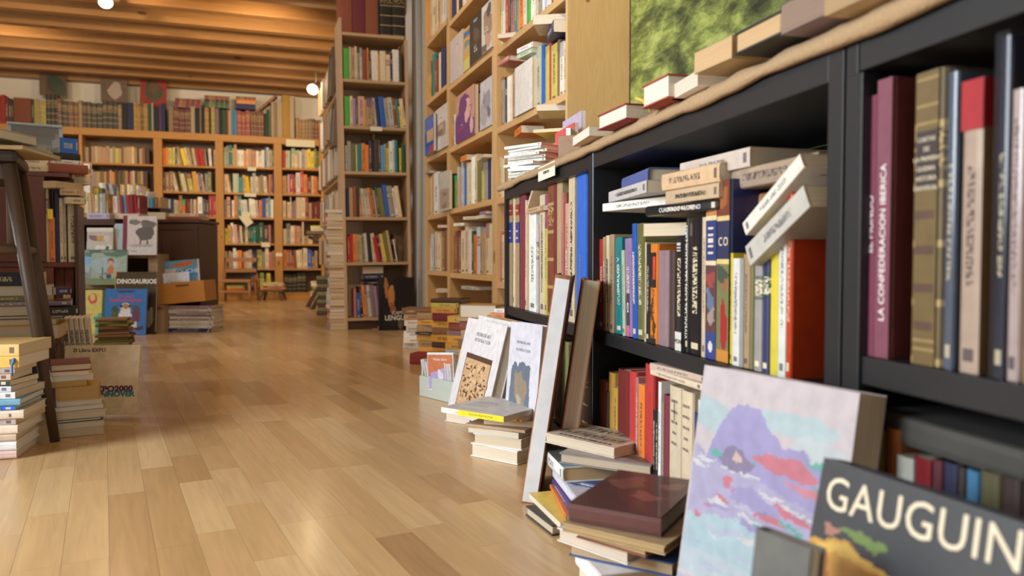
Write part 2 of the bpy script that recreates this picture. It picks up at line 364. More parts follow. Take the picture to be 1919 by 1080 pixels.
def book_meshes(t, w, h, hard, rough_top=0.0):
    """cover with spine and two boards, and the block of pages between them. spine at y=0, pages towards +y, x = thickness, z = height"""
    b = min(0.0024, t * 0.18) if hard else min(0.0006, t * 0.1)
    e = 0.003 if hard else 0.0006
    r = min(0.005, t * 0.28) if hard else min(0.0015, t * 0.15)
    hx = t / 2
    out = [(-hx, w), (-hx, r), (-hx + r * 0.35, r * 0.3), (-hx * 0.45, 0), (hx * 0.45, 0), (hx - r * 0.35, r * 0.3), (hx, r), (hx, w)]
    inn = [(-hx + b, w), (-hx + b, r + b * .3), (-hx + b + r * .3, r * .3 + b), (-hx * 0.45, b), (hx * 0.45, b), (hx - b - r * .3, r * .3 + b), (hx - b, r + b * .3), (hx - b, w)]
    us = [-1, 0, 0.05, 0.28, 0.72, 0.95, 1, 2]
    V, Fc, UV = [], [], []
    n = len(out)
    for z in (0, h):
        for p in out: V.append((p[0], p[1], z))
    for z in (0, h):
        for p in inn: V.append((p[0], p[1], z))
    O0, O1, I0, I1 = 0, n, 2 * n, 3 * n
    for i in range(n - 1):
        Fc.append((O0 + i, O0 + i + 1, O1 + i + 1, O1 + i)); UV += [(us[i], 0), (us[i + 1], 0), (us[i + 1], 1), (us[i], 1)]
        Fc.append((I0 + i + 1, I0 + i, I1 + i, I1 + i + 1)); UV += [(-5, -5)] * 4
        Fc.append((O1 + i, O1 + i + 1, I1 + i + 1, I1 + i)); UV += [(-5, -5)] * 4
        Fc.append((O0 + i + 1, O0 + i, I0 + i, I0 + i + 1)); UV += [(-5, -5)] * 4
    Fc.append((O0 + n - 1, I0 + n - 1, I1 + n - 1, O1 + n - 1)); UV += [(-5, -5)] * 4
    Fc.append((I0, O0, O1, I1)); UV += [(-5, -5)] * 4
    me = bpy.data.meshes.new('cover'); me.from_pydata(V, [], Fc)
    uvl = me.uv_layers.new(name='UVMap'); uvl.data.foreach_set('uv', [c for p in UV for c in p]); me.update()
    pm = MB().box(-hx + b * 1.02, hx - b * 1.02, r * .4 + b, w - e, e, h - e).mesh('page_block')
    return me, pm
PAGECOL = [(.86, .80, .68), (.80, .71, .55), (.90, .88, .82), (.72, .60, .42), (.84, .77, .64)]
def kind_of(style, t, h):
    if style == 'm' or (style in 'pt' and t < .0095): return 'magazine' if style == 'm' else 'booklet'
    if h > .285: return 'large_volume'
    if style in 'pt' and h < .195: return 'pocket_book'
    return KINDNAME[style]
def book(M, t, w, h, code, style='p', label=None, group=None, cat='book', page=None, name=None, col=None, parts=True, roughpage=False):
    t = max(t, 0.004)
    hard = style in 'nalg' and style != 'm'
    cm, pm = book_meshes(t, w, h, hard)
    nm = name or kind_of(style, t, h)
    o = link(nm, cm, CM['g' if style == 'm' else style], M=M)
    base = col or PAL[code][1]
    j = 1 + rnd.uniform(-.13, .13)
    o.color = tuple(min(1, max(0, c * j * (1 + rnd.uniform(-.05, .05)))) for c in base) + (1,)
    p = link('page_block', pm, M_PAGE, parent=o)
    pc = page or (rnd.choice(PAGECOL[:3]) if style in 'ng' else rnd.choice(PAGECOL))
    p.color = (*pc, 1)
    tag(o, label, cat, group)
    o['c'] = code
    return o

# masses of books past the limit or hardly to be told apart: one object each
class Mass:
    def __init__(s): s.v = []; s.f = []; s.c = []
    def add(s, M, t, w, h, col):
        b = len(s.v); pts = [(-t/2, 0), (t/2, 0), (t/2, w), (-t/2, w)]
        for z in (0, h):
            for p in pts: s.v.append(tuple(M @ Vector((p[0], p[1], z))))
        for q in ((0, 3, 2, 1), (4, 5, 6, 7), (0, 1, 5, 4), (1, 2, 6, 5), (2, 3, 7, 6), (3, 0, 4, 7)):
            s.f.append(tuple(b + i for i in q)); s.c.append(col if q != (4, 5, 6, 7) else (.7, .6, .45))
    def build(s, name, mat, label, cat, M=None, parent=None, kind='stuff'):
        me = bpy.data.meshes.new(name); me.from_pydata(s.v, [], s.f)
        a = me.color_attributes.new('ink', 'FLOAT_COLOR', 'CORNER')
        d = []
        for f, c in zip(s.f, s.c): d += [*c, 1] * len(f)
        a.data.foreach_set('color', d); me.update()
        o = link(name, me, mat, M=M, parent=parent)
        return tag(o, label, cat, None, kind)
MASS = Mass()

TOK = re.compile(r'^([a-z]{2})([a-z]?)([\d.]+)(?:h([\d.]+)|@([-\d.]+))?(?:/(-?[\d.]+))?$')
STY = 'ppppntlnpn'
def row(fr, ax, val, px, z, toks, where, group, hpx=50, depth=0.15, styles=STY, mass=False, zpy=None, rec=0.012, lean=0, maxh=9, wsc=1.0):
    """books side by side on a shelf whose front edge lies in the plane ax=val; token: colour, width in px of the photograph, height, lean"""
    made = []
    for tk in toks.split():
        if tk[0] == '_': px += float(tk[1:]); continue
        g = TOK.match(tk)
        if not g: print('bad token', tk); continue
        code, st, wpx, hh, topy, ln = g.group(1), g.group(2), float(g.group(3)) * wsc, g.group(4), g.group(5), g.group(6)
        st = st or rnd.choice(styles)
        off = rnd.uniform(0, rec)
        v = val + off
        a = hit(px, 488, fr, ax, v); b = hit(px + wpx, 488, fr, ax, v)
        m = hit(px + wpx / 2, 488, fr, ax, v); k = pxper(m, fr)
        if ax == 1: s0, s1 = a.x, b.x; rot = 0
        else: s0, s1 = -a.y, -b.y; rot = -90
        if topy is not None:
            q = hit(px + wpx / 2, float(topy), fr, ax, v); h = q.z - z
        else:
            h = (float(hh) if hh else hpx * rnd.uniform(.90, 1.03)) * k
        h = min(max(h, 0.03), maxh - .006)
        lnpx = float(ln) if ln else lean
        ang = math.atan2(lnpx * k * (1.0 if ax == 1 else abs(s1 - s0) / (wpx * k)), h)
        wd = abs(s1 - s0); t = wd * math.cos(ang) * 0.985
        hh_ = h / max(0.2, math.cos(ang))
        piv = s0 if ang < 0 else s1
        if ax == 1: P = Vector((piv, v, z))
        else: P = Vector((v, -piv, z))
        M = fr @ T(*P) @ RZ(rot) @ Matrix.Rotation(ang, 4, 'Y') @ T((t / 2 if ang < 0 else -t / 2), 0, 0.0005)
        dd = depth * rnd.uniform(.9, 1.0)
        if mass: MASS.add(M, t, dd, hh_, tuple(min(1, c * rnd.uniform(.85, 1.15)) for c in PAL[code][1]))
        else:
            o = book(M, t, dd, hh_, code, st, group=group); made.append((o, code, t, hh_))
        px += wpx
    name_row(made, where)
    return [m[0] for m in made]
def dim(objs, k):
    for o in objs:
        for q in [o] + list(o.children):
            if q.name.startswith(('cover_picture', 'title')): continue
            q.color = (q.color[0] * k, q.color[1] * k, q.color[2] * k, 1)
def name_row(made, where):
    if not made: return
    hs = sorted(m[3] for m in made); med = hs[len(hs) // 2]
    ts = sorted(m[2] for m in made); mt = ts[len(ts) // 2]
    for i, (o, code, t, h) in enumerate(made):
        if o.get('label'): continue
        cn = PAL[code][0]
        a = PAL[made[i - 1][1]][0] if i else None
        b = PAL[made[i + 1][1]][0] if i < len(made) - 1 else None
        adj = 'thick ' if t > 1.45 * mt else 'thin ' if t < .6 * mt else 'tall ' if h > 1.12 * med else 'short ' if h < .88 * med else ''
        if a and b: mid = f'between {a} and {b} ones'
        elif b: mid = f'at the start, before a {b} one'
        elif a: mid = f'at the end, after a {a} one'
        else: mid = 'alone'
        cand = [f'{adj}{cn} book {mid}, {where}', f'{cn} book {mid}, {where}', f'{adj}{cn} book, {ordw(i)} from the left, {where}', f'{cn} book, {ordw(i)} from left, {where}']
        cand = [c for c in cand if nwords(c) <= 16 and c not in USED]
        lb = cand[0] if cand else f'{cn} book {ordw(i)} from left, {where}'
        o['label'] = lb; USED.add(lb)

def lay(fr, x, y, z, t, w, h, code, style='p', yaw=0, pitch=0, roll=0, label=None, group=None, page=None, face='spine', col=None, cat='book', name=None):
    """a book lying flat; (x, y) its middle, z its underside; yaw 0 turns the spine (or the page edge) to -y of the frame"""
    fz = {'spine': 0, 'fore': 180, 'head': 90, 'tail': -90}[face]
    L = Matrix(((0, 0, -1, 0), (0, 1, 0, 0), (1, 0, 0, 0), (0, 0, 0, 1)))
    M = fr @ T(x, y, z) @ RZ(yaw) @ RX(pitch) @ RY(roll) @ RZ(fz) @ T(h / 2, -w / 2, t / 2) @ L
    return book(M, t, w, h, code, style, label, group, cat, page, name, col)
def stack(fr, x, y, z, items, where, group, yaw=0, jit=1.0, cat='book'):
    """items from the bottom: (colour code, style, t, w(depth), h(length), face, yaw, dx, dy)"""
    out = []; n = len(items)
    for i, it in enumerate(items):
        code, st, t, w, h = it[:5]; face = it[5] if len(it) > 5 else 'spine'
        yy = it[6] if len(it) > 6 else rnd.uniform(-7, 7) * jit
        dx = it[7] if len(it) > 7 else rnd.uniform(-.008, .008) * jit
        dy = it[8] if len(it) > 8 else rnd.uniform(-.008, .008) * jit
        cn = PAL[code][0]
        j = n - 1 - i
        pos = 'topmost' if j == 0 else 'lowest' if i == 0 else f'{ordw(j)} from the top' if j < n / 2 else f'{ordw(i)} from the bottom'
        kw = KINDWORD[KINDNAME[st]]
        lb = f'{cn} {kw}, {pos} of {where}'
        if nwords(lb) > 16: lb = lb.replace('leather-bound ', '').replace('cloth-bound ', '').replace('second from the top', 'second from top')
        if nwords(lb) > 16: lb = f'{cn} book, {pos} of {where}'
        USED.add(lb)
        o = lay(fr, x + dx, y + dy, z, t, w, h, code, st, yaw + yy, label=lb, group=group, face=face, cat=cat)
        out.append(o); z += t + 0.0006
    return out, z
def faceM(fr, ax, val, px0, px1, ybot, tilt=0, z=None):
    """frame of a cover turned to the front: origin at its lower corner, x across, z up"""
    a = hit(px0, ybot, fr, ax, val); b = hit(px1, ybot, fr, ax, val)
    zz = a.z if z is None else z
    if ax == 1: return fr @ T(a.x, val, zz) @ RX(-tilt), abs(b.x - a.x)
    return fr @ T(val, a.y, zz) @ RZ(-90) @ RX(-tilt), abs(b.y - a.y)
def faceout(fr, ax, val, px0, px1, ytop, ybot, t, code, style, label, art=None, texts=(), tilt=0, z=None, group=None, name=None, col=None, cat='book', roll=0, res=0, wob=.008):
    M, w = faceM(fr, ax, val, px0, px1, ybot, tilt, z)
    pm = (px0 + px1) / 2
    top = hit(pm, ytop, fr, ax, val).z; zz = hit(pm, ybot, fr, ax, val).z if z is None else z
    M[2][3] = zz
    h = (top - zz) / math.cos(R(tilt))
    M = M @ RY(roll)
    o = book(M @ T(0, t / 2, 0) @ RZ(-90) @ T(0, 0, 0) @ RZ(180) @ RZ(180), t, w, h, code, style, label, group, cat, name=name, col=col)
    dress(o, RZ(90) @ T(0, -t / 2, 0), w, h, art, texts, res=res or 56, wob=wob)
    return o
def raster(art, nx, nz, wob, seed):
    """paints the listed shapes one over the other on a fine grid, their edges wandering as brushed edges do"""
    u, v = np.meshgrid((np.arange(nx) + .5) / nx, (np.arange(nz) + .5) / nz)
    du = np.zeros_like(u); dv = np.zeros_like(u); q = random.Random(seed)
    if wob:
        for f in (3, 5, 8, 13, 21, 34):
            for _ in range(2):
                a, b, p, r = q.uniform(-f, f), q.uniform(-f, f), q.uniform(0, 6.3), q.uniform(0, 6.3)
                du += np.sin(6.28 * (a * u + b * v) + p) * wob / f * 1.5; dv += np.sin(6.28 * (b * u - a * v) + r) * wob / f * 1.5
    U, Vv = u + du, v + dv
    C = np.zeros((nz, nx, 3)); A = np.zeros((nz, nx), bool)
    for c, poly in art:
        x0, x1 = min(p[0] for p in poly), max(p[0] for p in poly); z0, z1 = min(p[1] for p in poly), max(p[1] for p in poly)
        ins = np.zeros_like(A)
        edge = x0 <= 0.001 and x1 >= .999 and z0 <= .001 and z1 >= .999
        if edge: ins[:] = True
        else:
            n = len(poly)
            for i in range(n):
                (xa, ya), (xb, yb_) = poly[i], poly[(i + 1) % n]
                if abs(ya - yb_) < 1e-9: continue
                cr_ = ((ya > Vv) != (yb_ > Vv)) & (U < (xb - xa) * (Vv - ya) / (yb_ - ya) + xa)
                ins ^= cr_
        C[ins] = c; A |= ins
    return C, A
def dress(o, L, w, h, art, texts, step=0.00025, res=0, wob=0.0, seed=1):
    """printed pictures and words on a cover; L maps the cover's frame (x across, z up, -y outwards) into the book's"""
    if art:
        V, Fc, cols = [], [], []
        if not res:
            res = 0.0 if False else max(10, min(46, int(w / .0035)))
        nx = res; nz = max(6, min(150, int(res * h / max(w, 1e-4))))
        C, A = raster(art, nx, nz, wob, seed)
        for j in range(nz + 1):
            for i in range(nx + 1): V.append(tuple(L @ Vector((i / nx * w, -step, j / nz * h))))
        for j in range(nz):
            for i in range(nx):
                if A[j, i]: b = j * (nx + 1) + i; Fc.append((b, b + 1, b + nx + 2, b + nx + 1)); cols.append(C[j, i])
        me = bpy.data.meshes.new('cover_picture'); me.from_pydata(V, [], Fc)
        a = me.color_attributes.new('ink', 'FLOAT_COLOR', 'CORNER')
        arr = np.ones((len(Fc), 4, 4)); arr[:, :, :3] = np.array(cols)[:, None, :]
        a.data.foreach_set('color', arr.ravel()); me.update()
        bm = bmesh.new(); bm.from_mesh(me); bmesh.ops.delete(bm, geom=[x for x in bm.verts if not x.link_faces], context='VERTS'); bm.to_mesh(me); bm.free()
        link('cover_picture', me, M_INK, parent=o)
    for (s, u, v, size, mat, *r) in texts:
        kw = r[0] if r else {}
        text(o, s, size, L @ T(u * w, -step * 2 - 0.0002, v * h) @ RX(90) @ RZ(kw.get('rot', 0)), mat, align=kw.get('align', 'CENTER'), sx=kw.get('sx', 1.0), spacing=kw.get('sp', 1.0), bold=kw.get('bold', 0))
def rc(u0, v0, u1, v1): return [(u0, v0), (u1, v0), (u1, v1), (u0, v1)]
def el(u, v, a, b, n=18, wob=0.0, seed=0, a0=0):
    q = random.Random(seed); ph = q.uniform(0, 6)
    return [(u + a * math.cos(2 * math.pi * i / n + a0) * (1 + wob * math.sin(3 * 2 * math.pi * i / n + ph) + wob * q.uniform(-.5, .5)),
             v + b * math.sin(2 * math.pi * i / n + a0) * (1 + wob * math.cos(2 * 2 * math.pi * i / n + ph))) for i in range(n)]
def cover3(TLp, D, TRp, tilt, zb, t, code, style, label, art=None, texts=(), name=None, group=None, col=None, res=60, wob=.03, seed=1, pxtext=()):
    """a book leaning back with its cover in view, from its two upper corners; zb is what it stands on"""
    p = hit(TLp[0], TLp[1], CF, 1, D); q = hit(TRp[0], TRp[1], ROOM, 2, p.z)
    pw = CF @ p; e = (q - pw); e.z = 0; w = e.length; e.normalize()
    nrm = Vector((e.y, -e.x, 0))                       # towards the viewer
    h = (p.z - zb) / math.cos(R(tilt))
    up = Vector((0, 0, 1)) * math.cos(R(tilt)) - nrm * math.sin(R(tilt))
    back = e.cross(up) * -1
    o0 = pw - up * h
    M = Matrix(((e.x, back.x, up.x, o0.x), (e.y, back.y, up.y, o0.y), (e.z, back.z, up.z, o0.z), (0, 0, 0, 1)))
    if back.dot(nrm) > 0: print('orientation?', label)
    bk = book(M @ T(0, t / 2, 0) @ RZ(-90), t, w, h, code, style, label, group, 'book', name=name, col=col)
    texts = list(texts)
    for (s, pa, pb, size_k, mat, kw) in pxtext:      # words from one picked point to another on the cover
        la, lb_ = [hit(*p_, M, 1, 0) for p_ in (pa, pb)]
        texts.append((s, (la.x + lb_.x) / 2 / w, (la.z + lb_.z) / 2 / h, (lb_.x - la.x) * size_k, mat, {**kw, 'rot': -math.degrees(math.atan2(la.z - lb_.z, lb_.x - la.x))}))
    dress(bk, RZ(90) @ T(0, -t / 2, 0), w, h, art, texts, res=res, wob=wob, seed=seed)
    return bk, w, h
def spinetext(o, s, size, t, z, mat, up=True, x=0.0, sx=1.0, bold=0.0):
    text(o, s, size, T(x, -0.0007, z) @ RX(90) @ RZ(90 if up else -90), mat, sx=sx, bold=bold)

# ================================================================== THE SETTING
CEIL = 2.66
Y_BACK = hit(500, 561, ROOM, 2, 0).y            # front of the back-wall shelves
XL, XR, Y0, Y1 = -4.6, 1.36, -3.1, Y_BACK + 0.32
YW = YB = Y1
# floor: a dark underlay and oak strips laid on it
fl = tag(link('floor', MB().box(XL - .1, XR + .1, Y0 - .1, Y1 + .1, -0.06, -0.008).mesh('floor'), plain('underlay', (.10, .06, .03), .8)), 'pale oiled oak strip floor running away between the shelves', None, None, 'structure')
def strip_col():
    a = rnd.random(); base = Vector((.62, .405, .19))
    if a < .14: base = Vector((.53, .33, .145))
    elif a < .32: base = Vector((.69, .475, .24))
    elif a < .38: base = Vector((.47, .28, .12))
    return tuple(base * rnd.uniform(.94, 1.05))
SW = 0.0705
strips = []
fi = FF.inverted()
for i in range(-75, 60):
    y = -3.6 + rnd.uniform(-.4, 0)
    while y < 11.6:
        L = rnd.choice((.24, .30, .36, .42, .50, .58)) * rnd.uniform(.92, 1.08)
        c = FF @ Vector((i * SW, y + L / 2, 0))
        if XL < c.x < XR + .05 and Y0 < c.y < Y1: strips.append((i * SW, y, L))
        y += L
def seen(s):
    c = CF.inverted() @ FF @ Vector((s[0], s[1] + s[2] / 2, 0))
    if c.y < 0.9: return None
    k = FPX / c.y; px = 960 + c.x * k; py = 488 + CAM_H * k
    if px < -60 or px > 1330 or py > 1120: return None
    if px > 700 and (py - 488) < (px - 560) * .95 : return None
    return k * k
vis = sorted([(seen(s), s) for s in strips if seen(s)], reverse=True)[:300]
chosen = {s for _, s in vis}
mesh_cache = {}
def strip_mesh(L):
    Lq = round(L, 2)
    if Lq not in mesh_cache:
        e = .0002
        me = MB().box(e, SW - e, e, Lq - e, -0.008, 0).mesh('oak_strip'); me.materials.append(FLOORM); mesh_cache[Lq] = me
    return mesh_cache[Lq]
rest = Mass()
for s in strips:
    c = strip_col()
    if s in chosen:
        o = bpy.data.objects.new('oak_strip', strip_mesh(s[2])); COL.objects.link(o); o.parent = fl
        o.matrix_basis = FF @ T(s[0], s[1], 0) @ Matrix.Diagonal((1, (s[2]) / round(s[2], 2), 1, 1)); o.color = (*c, 1)
    else:
        e = .0002; b = len(rest.v); x0, x1, y0, y1 = s[0] + e, s[0] + SW - e, s[1] + e, s[1] + s[2] - e
        for z in (-.008, 0):
            for p in ((x0, y0), (x1, y0), (x1, y1), (x0, y1)): rest.v.append((p[0], p[1], z))
        for q in ((0, 3, 2, 1), (4, 5, 6, 7), (0, 1, 5, 4), (1, 2, 6, 5), (2, 3, 7, 6), (3, 0, 4, 7)):
            rest.f.append(tuple(b + k for k in q)); rest.c.append(c)
ro = rest.build('oak_strips', FLOORS, None, None, parent=fl); ro.matrix_basis = FF
# walls
def wall(name, x0, x1, y0, y1, z0, z1, mat, label):
    return tag(link(name, MB().box(x0, x1, y0, y1, z0, z1).mesh(name), mat), label, None, None, 'structure')
wall('wall_back', XL, XR + .1, Y1, Y1 + .1, 0, CEIL + .25, PLASTER, 'white plaster wall above the far shelves')
wall('wall_right', XR, XR + .1, Y0, Y1, 0, CEIL + .25, PLASTER, 'white plaster wall behind the pine shelves')
# left wall with a window opening beside the viewer
wl = tag(link('wall_left', MB().box(XL, XL + .1, 2.0, 4.5, 0, CEIL + .25).box(XL, XL + .1, 5.9, Y1, 0, CEIL + .25).box(XL, XL + .1, 4.5, 5.9, 0, .95).box(XL, XL + .1, 4.5, 5.9, 2.15, CEIL + .25).box(-2.95, -2.85, Y0, 0.45, 0, CEIL + .25).box(-2.95, -2.85, 1.55, 2.15, 0, CEIL + .25)
     .box(-2.95, -2.85, .45, 1.55, 0, .68).box(-2.95, -2.85, .45, 1.55, 2.12, CEIL + .25).box(XL, -1.1, 2.05, 2.15, 0, CEIL + .25).mesh('wall_left'), PLASTER), 'white plaster wall on the window side', None, None, 'structure')  # last box: unseen partition added to shade the floor beyond
GL = glassy('window_glass', (.9, .95, 1), 0.93, 0.02)
w1 = tag(link('window_1', MB().box(-2.93, -2.90, .45, 1.55, .68, 2.12).mesh('pane'), GL), 'side window with clear glass', None, None, 'structure')
w3 = tag(link('window_3', MB().box(XL + .03, XL + .06, 4.5, 5.9, .95, 2.15).mesh('pane'), GL), 'rear side window with clear glass', None, None, 'structure')
wf = tag(link('wall_front', MB().box(-2.95, -2.2, Y0, Y0 + .1, 0, CEIL + .25).box(1.3, XR, Y0, Y0 + .1, 0, CEIL + .25).box(-2.2, 1.3, Y0, Y0 + .1, 2.45, CEIL + .25).box(-2.2, 1.3, Y0, Y0 + .1, 0, .5).mesh('wall_front'), PLASTER), 'front wall around the shop window', None, None, 'structure')
w2 = tag(link('window_2', MB().box(-2.2, 1.3, Y0 + .03, Y0 + .05, .5, 2.45).mesh('pane'), GL), 'wide shop window behind the viewer', None, None, 'structure')
# ceiling: boards above, pine beams across
ce = tag(link('ceiling', MB().box(XL, XR + .1, Y0, Y1 + .1, CEIL + .26, CEIL + .30).mesh('ceiling'), PLASTER), 'pine ceiling of boards on closely spaced beams', None, None, 'structure')
x = XL
while x < XR:
    board(ce, 'ceiling_plank', x + .002, x + .198, Y0, Y1, CEIL + .20, CEIL + .225, BEAMY); x += .2
yb = [hit(300, y, ROOM, 2, CEIL).y for y in (160, 146, 130, 113, 92.5, 67, 37)]
sp = 0.47
y = Y1 - .08
nb = 0
while y > Y0 + .2:
    board(ce, 'beam', XL, XR, y - .10, y, CEIL, CEIL + .20, BEAM, .003); y -= sp; nb += 1

# ================================================================== TOOLS FOR SHELVING
def casework(name, M, label, cat, group=None):
    return tag(empty(name, M), label, cat, group)

# ================================================================== FAR WALL OF SHELVES
BW = casework('far_bookcase', ROOM, 'honey-coloured pine bookcase filling the far wall, five bays wide', 'bookcase')
YF = Y_BACK
def X(px, y=None): return hit(px, 488, ROOM, 1, YF if y is None else y).x
def Z(px, py, y=None): return hit(px, py, ROOM, 1, YF if y is None else y).z
XRT = X(606)
XE = -4.45
posts = [(-60, -54), (108, 114), (152, 158), (291, 307), (406, 421), (515, 530), (603, 607)]
ztop = Z(350, 249)                                  # upper face of the top beam
board(BW, 'top_rail', XE, XRT, YF - .012, YF + .30, Z(350, 262), ztop, OLDPX, .003)
board(BW, 'back_panel', XE, XRT, YF + .28, YF + .292, 0.02, ztop - .03, GREYW)
board(BW, 'plinth', XE, XRT, YF + .01, YF + .03, 0, Z(560, 550) - .01, OLDPX)
for a, b in posts:
    board(BW, 'post', X(a), X(b), YF - .012 if b - a > 8 else YF, YF + .27, 0, Z(350, 262) - .001, OLDP, .002)
BAYS = [(158, 291), (307, 406), (421, 515), (530, 603)]
shelf_y = {0: (306, 358, 405, 455), 1: (310.5, 359.5, 406, 456.5, 502), 2: (313, 362, 408, 456.5, 503.5), 3: (315.8, 364, 410, 457.5, 503.5)}
for b, (a, c) in enumerate(BAYS):
    for sy in shelf_y[b]:
        zz = Z((a + c) / 2, sy); board(BW, 'shelf', X(a) + .001, X(c) - .001, YF + .002, YF + .275, zz - .022, zz, OLDPX)
    zz = Z((a + c) / 2, 549 if b else 549); board(BW, 'shelf', X(a) + .001, X(c) - .001, YF + .002, YF + .275, zz - .022, zz, OLDPX)
for sy in (304, 355, 404): 
    zz = Z(130, sy); board(BW, 'shelf', XE, X(152), YF + .002, YF + .275, zz - .02, zz, OLDPX)
def brow(bay, k, toks, hpx=33, lean=0, sx=0, mass=False, where=None):
    a = BAYS[bay][0] + 1 + sx; sy = shelf_y[bay][k] if k < len(shelf_y[bay]) else 549
    zz = Z(sum(BAYS[bay]) / 2, sy) + .0005
    bn = ('window-side', 'second', 'third', 'last')[bay]
    w = where or f'far wall {("tan-book","yellow-book","middle","last")[bay]} bay, {ordw(k)} shelf'
    return row(ROOM, 1, YF + .03, a, zz, toks, w, f'books on the far wall, {bn} bay, {ordw(k)} shelf', hpx, .17, mass=mass or bay == 0, lean=lean, rec=.03, maxh=(Z(sum(BAYS[bay]) / 2, (shelf_y[bay][k - 1] if k else 262) ) - (.022 if k else 0) - zz))
brow(1, 0, "or5 or5 yg8/-1 yg5 db4 cr4/-6 tn6/-6 db2/-6 yl8/-7 cr5/-7 tn4/-6 db3/-6 cr5/-5 rd7/-4 rd9/-4 gy3/-3 db4 wh5/-2 db3 cr4 gy7")
brow(1, 1, "db4 br8 br7 db4 cr7/-8 db4/-8 ol4/-5 cr8/-6 ol3/-5 yg8/-5 gd8/-3 cr4/-3 pu5/-4 cr4/-4 gy5 ol7 tl3/-12", 37)
brow(1, 2, "cr3 db4 nv2 lb4 nv6 cr5 tn5 br6h39 or5 dr6 bk2 mr3 cr2 mr3 cr5 dr3 wh8h37 lb2 nv5 db6 ct5h40 ct14h40")
brow(1, 3, "db6 cr7/7 bl5/6 nv6/5 db2/5 tn7", 36, sx=64)
brow(1, 4, "ol4 yg5 ol4 yg6 ol5 yg6 ol5", 34, sx=62)
brow(2, 0, "pg4h35 gy5h38 tl7h40 gd3 tn5h41 wh7 wh6 or5 cr4 pk6 tn5 or3 wh5 wh5 wh6 nv3h38 lb5h38 tn6 dg4 ol5")
brow(2, 1, "cr8 cr5/-6 db3/-6 pg11h36 tl9h29 gd6/-2 yl7/-3 cr4 lb6h38 cr6/-2 tn5/-2 gy5/-2 cr6/-2 db2 or4h36 pu4h36", 34)
brow(2, 2, "gy4 pk7h38 dg3 wh4h32 or6h43 tl8h42 wh6/-2 wh6/-2 gy4 wh5/-2 wh5/-2 lg6/-2 or6h33 bl7h36 cr5 sb4h40 wh6", 36)
brow(2, 3, "yg5h28 gd6h34 gy3 wh5h38/-3 pk7h35/-3 gy4 cr4/-2 db4 cr5 dg5 dg5 tl5 dg6 dg8h39 db10 rs4", 34)
brow(2, 4, "cr3 db4 tn4 gy4 wh5h38 cr4 or7h34 br4 pk4 cr5 wh6h35 bk5 nv5 yg9h35 gy6 cr7h39 rs7 tn3", 33)
brow(2, 5, "nv7 or6 db5 yg7h37 bk5 yl7h36 db3", 35, sx=47)
brow(3, 0, "rd6h32 pg4 pg5 dg2 cr7h37 cr4 tn4 wh4 gy6h36 cr5 yl6h37 yl6 ol5h38 ol5 gd3", 36)
brow(3, 1, "or4 tn4 db2 wh2 rd9h37 dr4 wh8h40 rd6h43 or7h37 dr8 cr3 or7h34 dr5", 35)
brow(3, 2, "cr6h33 db2 cr6h31 cr2h42 mv5 mv4 cr9h40 cr8h40 dr6h41 tn6h30 dr5 dr5 dr5", 34)
brow(3, 3, "cr6h28 gy8h38 cr7h34 rs4 tn6 br5 cr3h42 tn8h15 cr8h16", 34)
brow(3, 4, "or6h35 rb5 rb5 rb5/-2 rb5/-2 cr6/-2 cr5/-2 cr8h38 bl8h35 br6 tn5", 35)
brow(3, 5, "bka9 bka9 bka8 bka8 bka8", 36)
# leftmost, paler and half hidden bays go into one mass with the hidden rows
brow(0, 0, "ol5 tn6 db5 tn6 cr5 tn8 tn8 tn7 cr5 tn6 yg5 tn6 br4 tn6 tn9 cr5 tn5 db4 tn6 br5 db8", 31)
brow(0, 1, "br6 ol7 tn6 gy6 tn6 ol8 tn4 rb6 tn5 or5 db5 ol5 db5 br5 tn4 mr5 tn4 cr4 db4 ol7 tn5 db8", 38)
brow(0, 2, "tn7 cr6 gd6 ol8 br7 tn7 db7 cr7 tn7 br8 ol8 tn8 db8 tn8 br7 cr7", 36, mass=True)
brow(0, 3, "tn7 cr6 gd6 ol8 br7 tn7 db7 cr7 tn7 br8 ol8 tn8 db8 tn8 br7 cr7", 36, mass=True)
for sy in (304, 355, 404, 548):
    row(ROOM, 1, YF + .03, -70, Z(60, sy), ' '.join(rnd.choice(('tn', 'br', 'cr', 'db', 'ol', 'rb', 'gy')) + str(rnd.choice((5, 6, 7, 8))) for _ in range(25)), '', '', 33, .17, mass=True)
for k, sy in enumerate((304, 355)):
    row(ROOM, 1, YF + .03, 115, Z(130, sy), "tn6 tn6 br6 db6 br6 db6", f'far wall, narrow bay by the thin post, {ordw(k)} shelf', 'books in the narrow bay of the far wall', 33, .17)
# the long row of bound volumes on top
toprow = "rb8@180 rd8@178 dr6@183 db6@185 bk3@188 rbn34@184 bk5@186 yg6@186 cr4@188 yga12@190 bka8@178 bka8@178 bka6@178"
zt = ztop + .0005
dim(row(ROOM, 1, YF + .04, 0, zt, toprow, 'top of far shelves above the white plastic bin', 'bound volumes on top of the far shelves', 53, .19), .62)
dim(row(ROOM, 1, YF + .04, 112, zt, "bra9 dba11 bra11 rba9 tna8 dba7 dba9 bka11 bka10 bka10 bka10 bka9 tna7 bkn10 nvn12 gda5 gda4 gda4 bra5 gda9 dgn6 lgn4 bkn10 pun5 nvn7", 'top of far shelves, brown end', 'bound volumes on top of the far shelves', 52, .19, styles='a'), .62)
dim(row(ROOM, 1, YF + .04, 320, zt, "tnn9 mra10 mra11 mra11 crn8 bkn9 gyn3 bkn6 gda8 dbn4 yga7 mvn8 bkn5 dgn9 rdn3 crn6 sbn5 sbn5 rda8 rda8 rda9", 'top of far shelves, maroon end', 'bound volumes on top of the far shelves', 49, .19, styles='n'), .62)
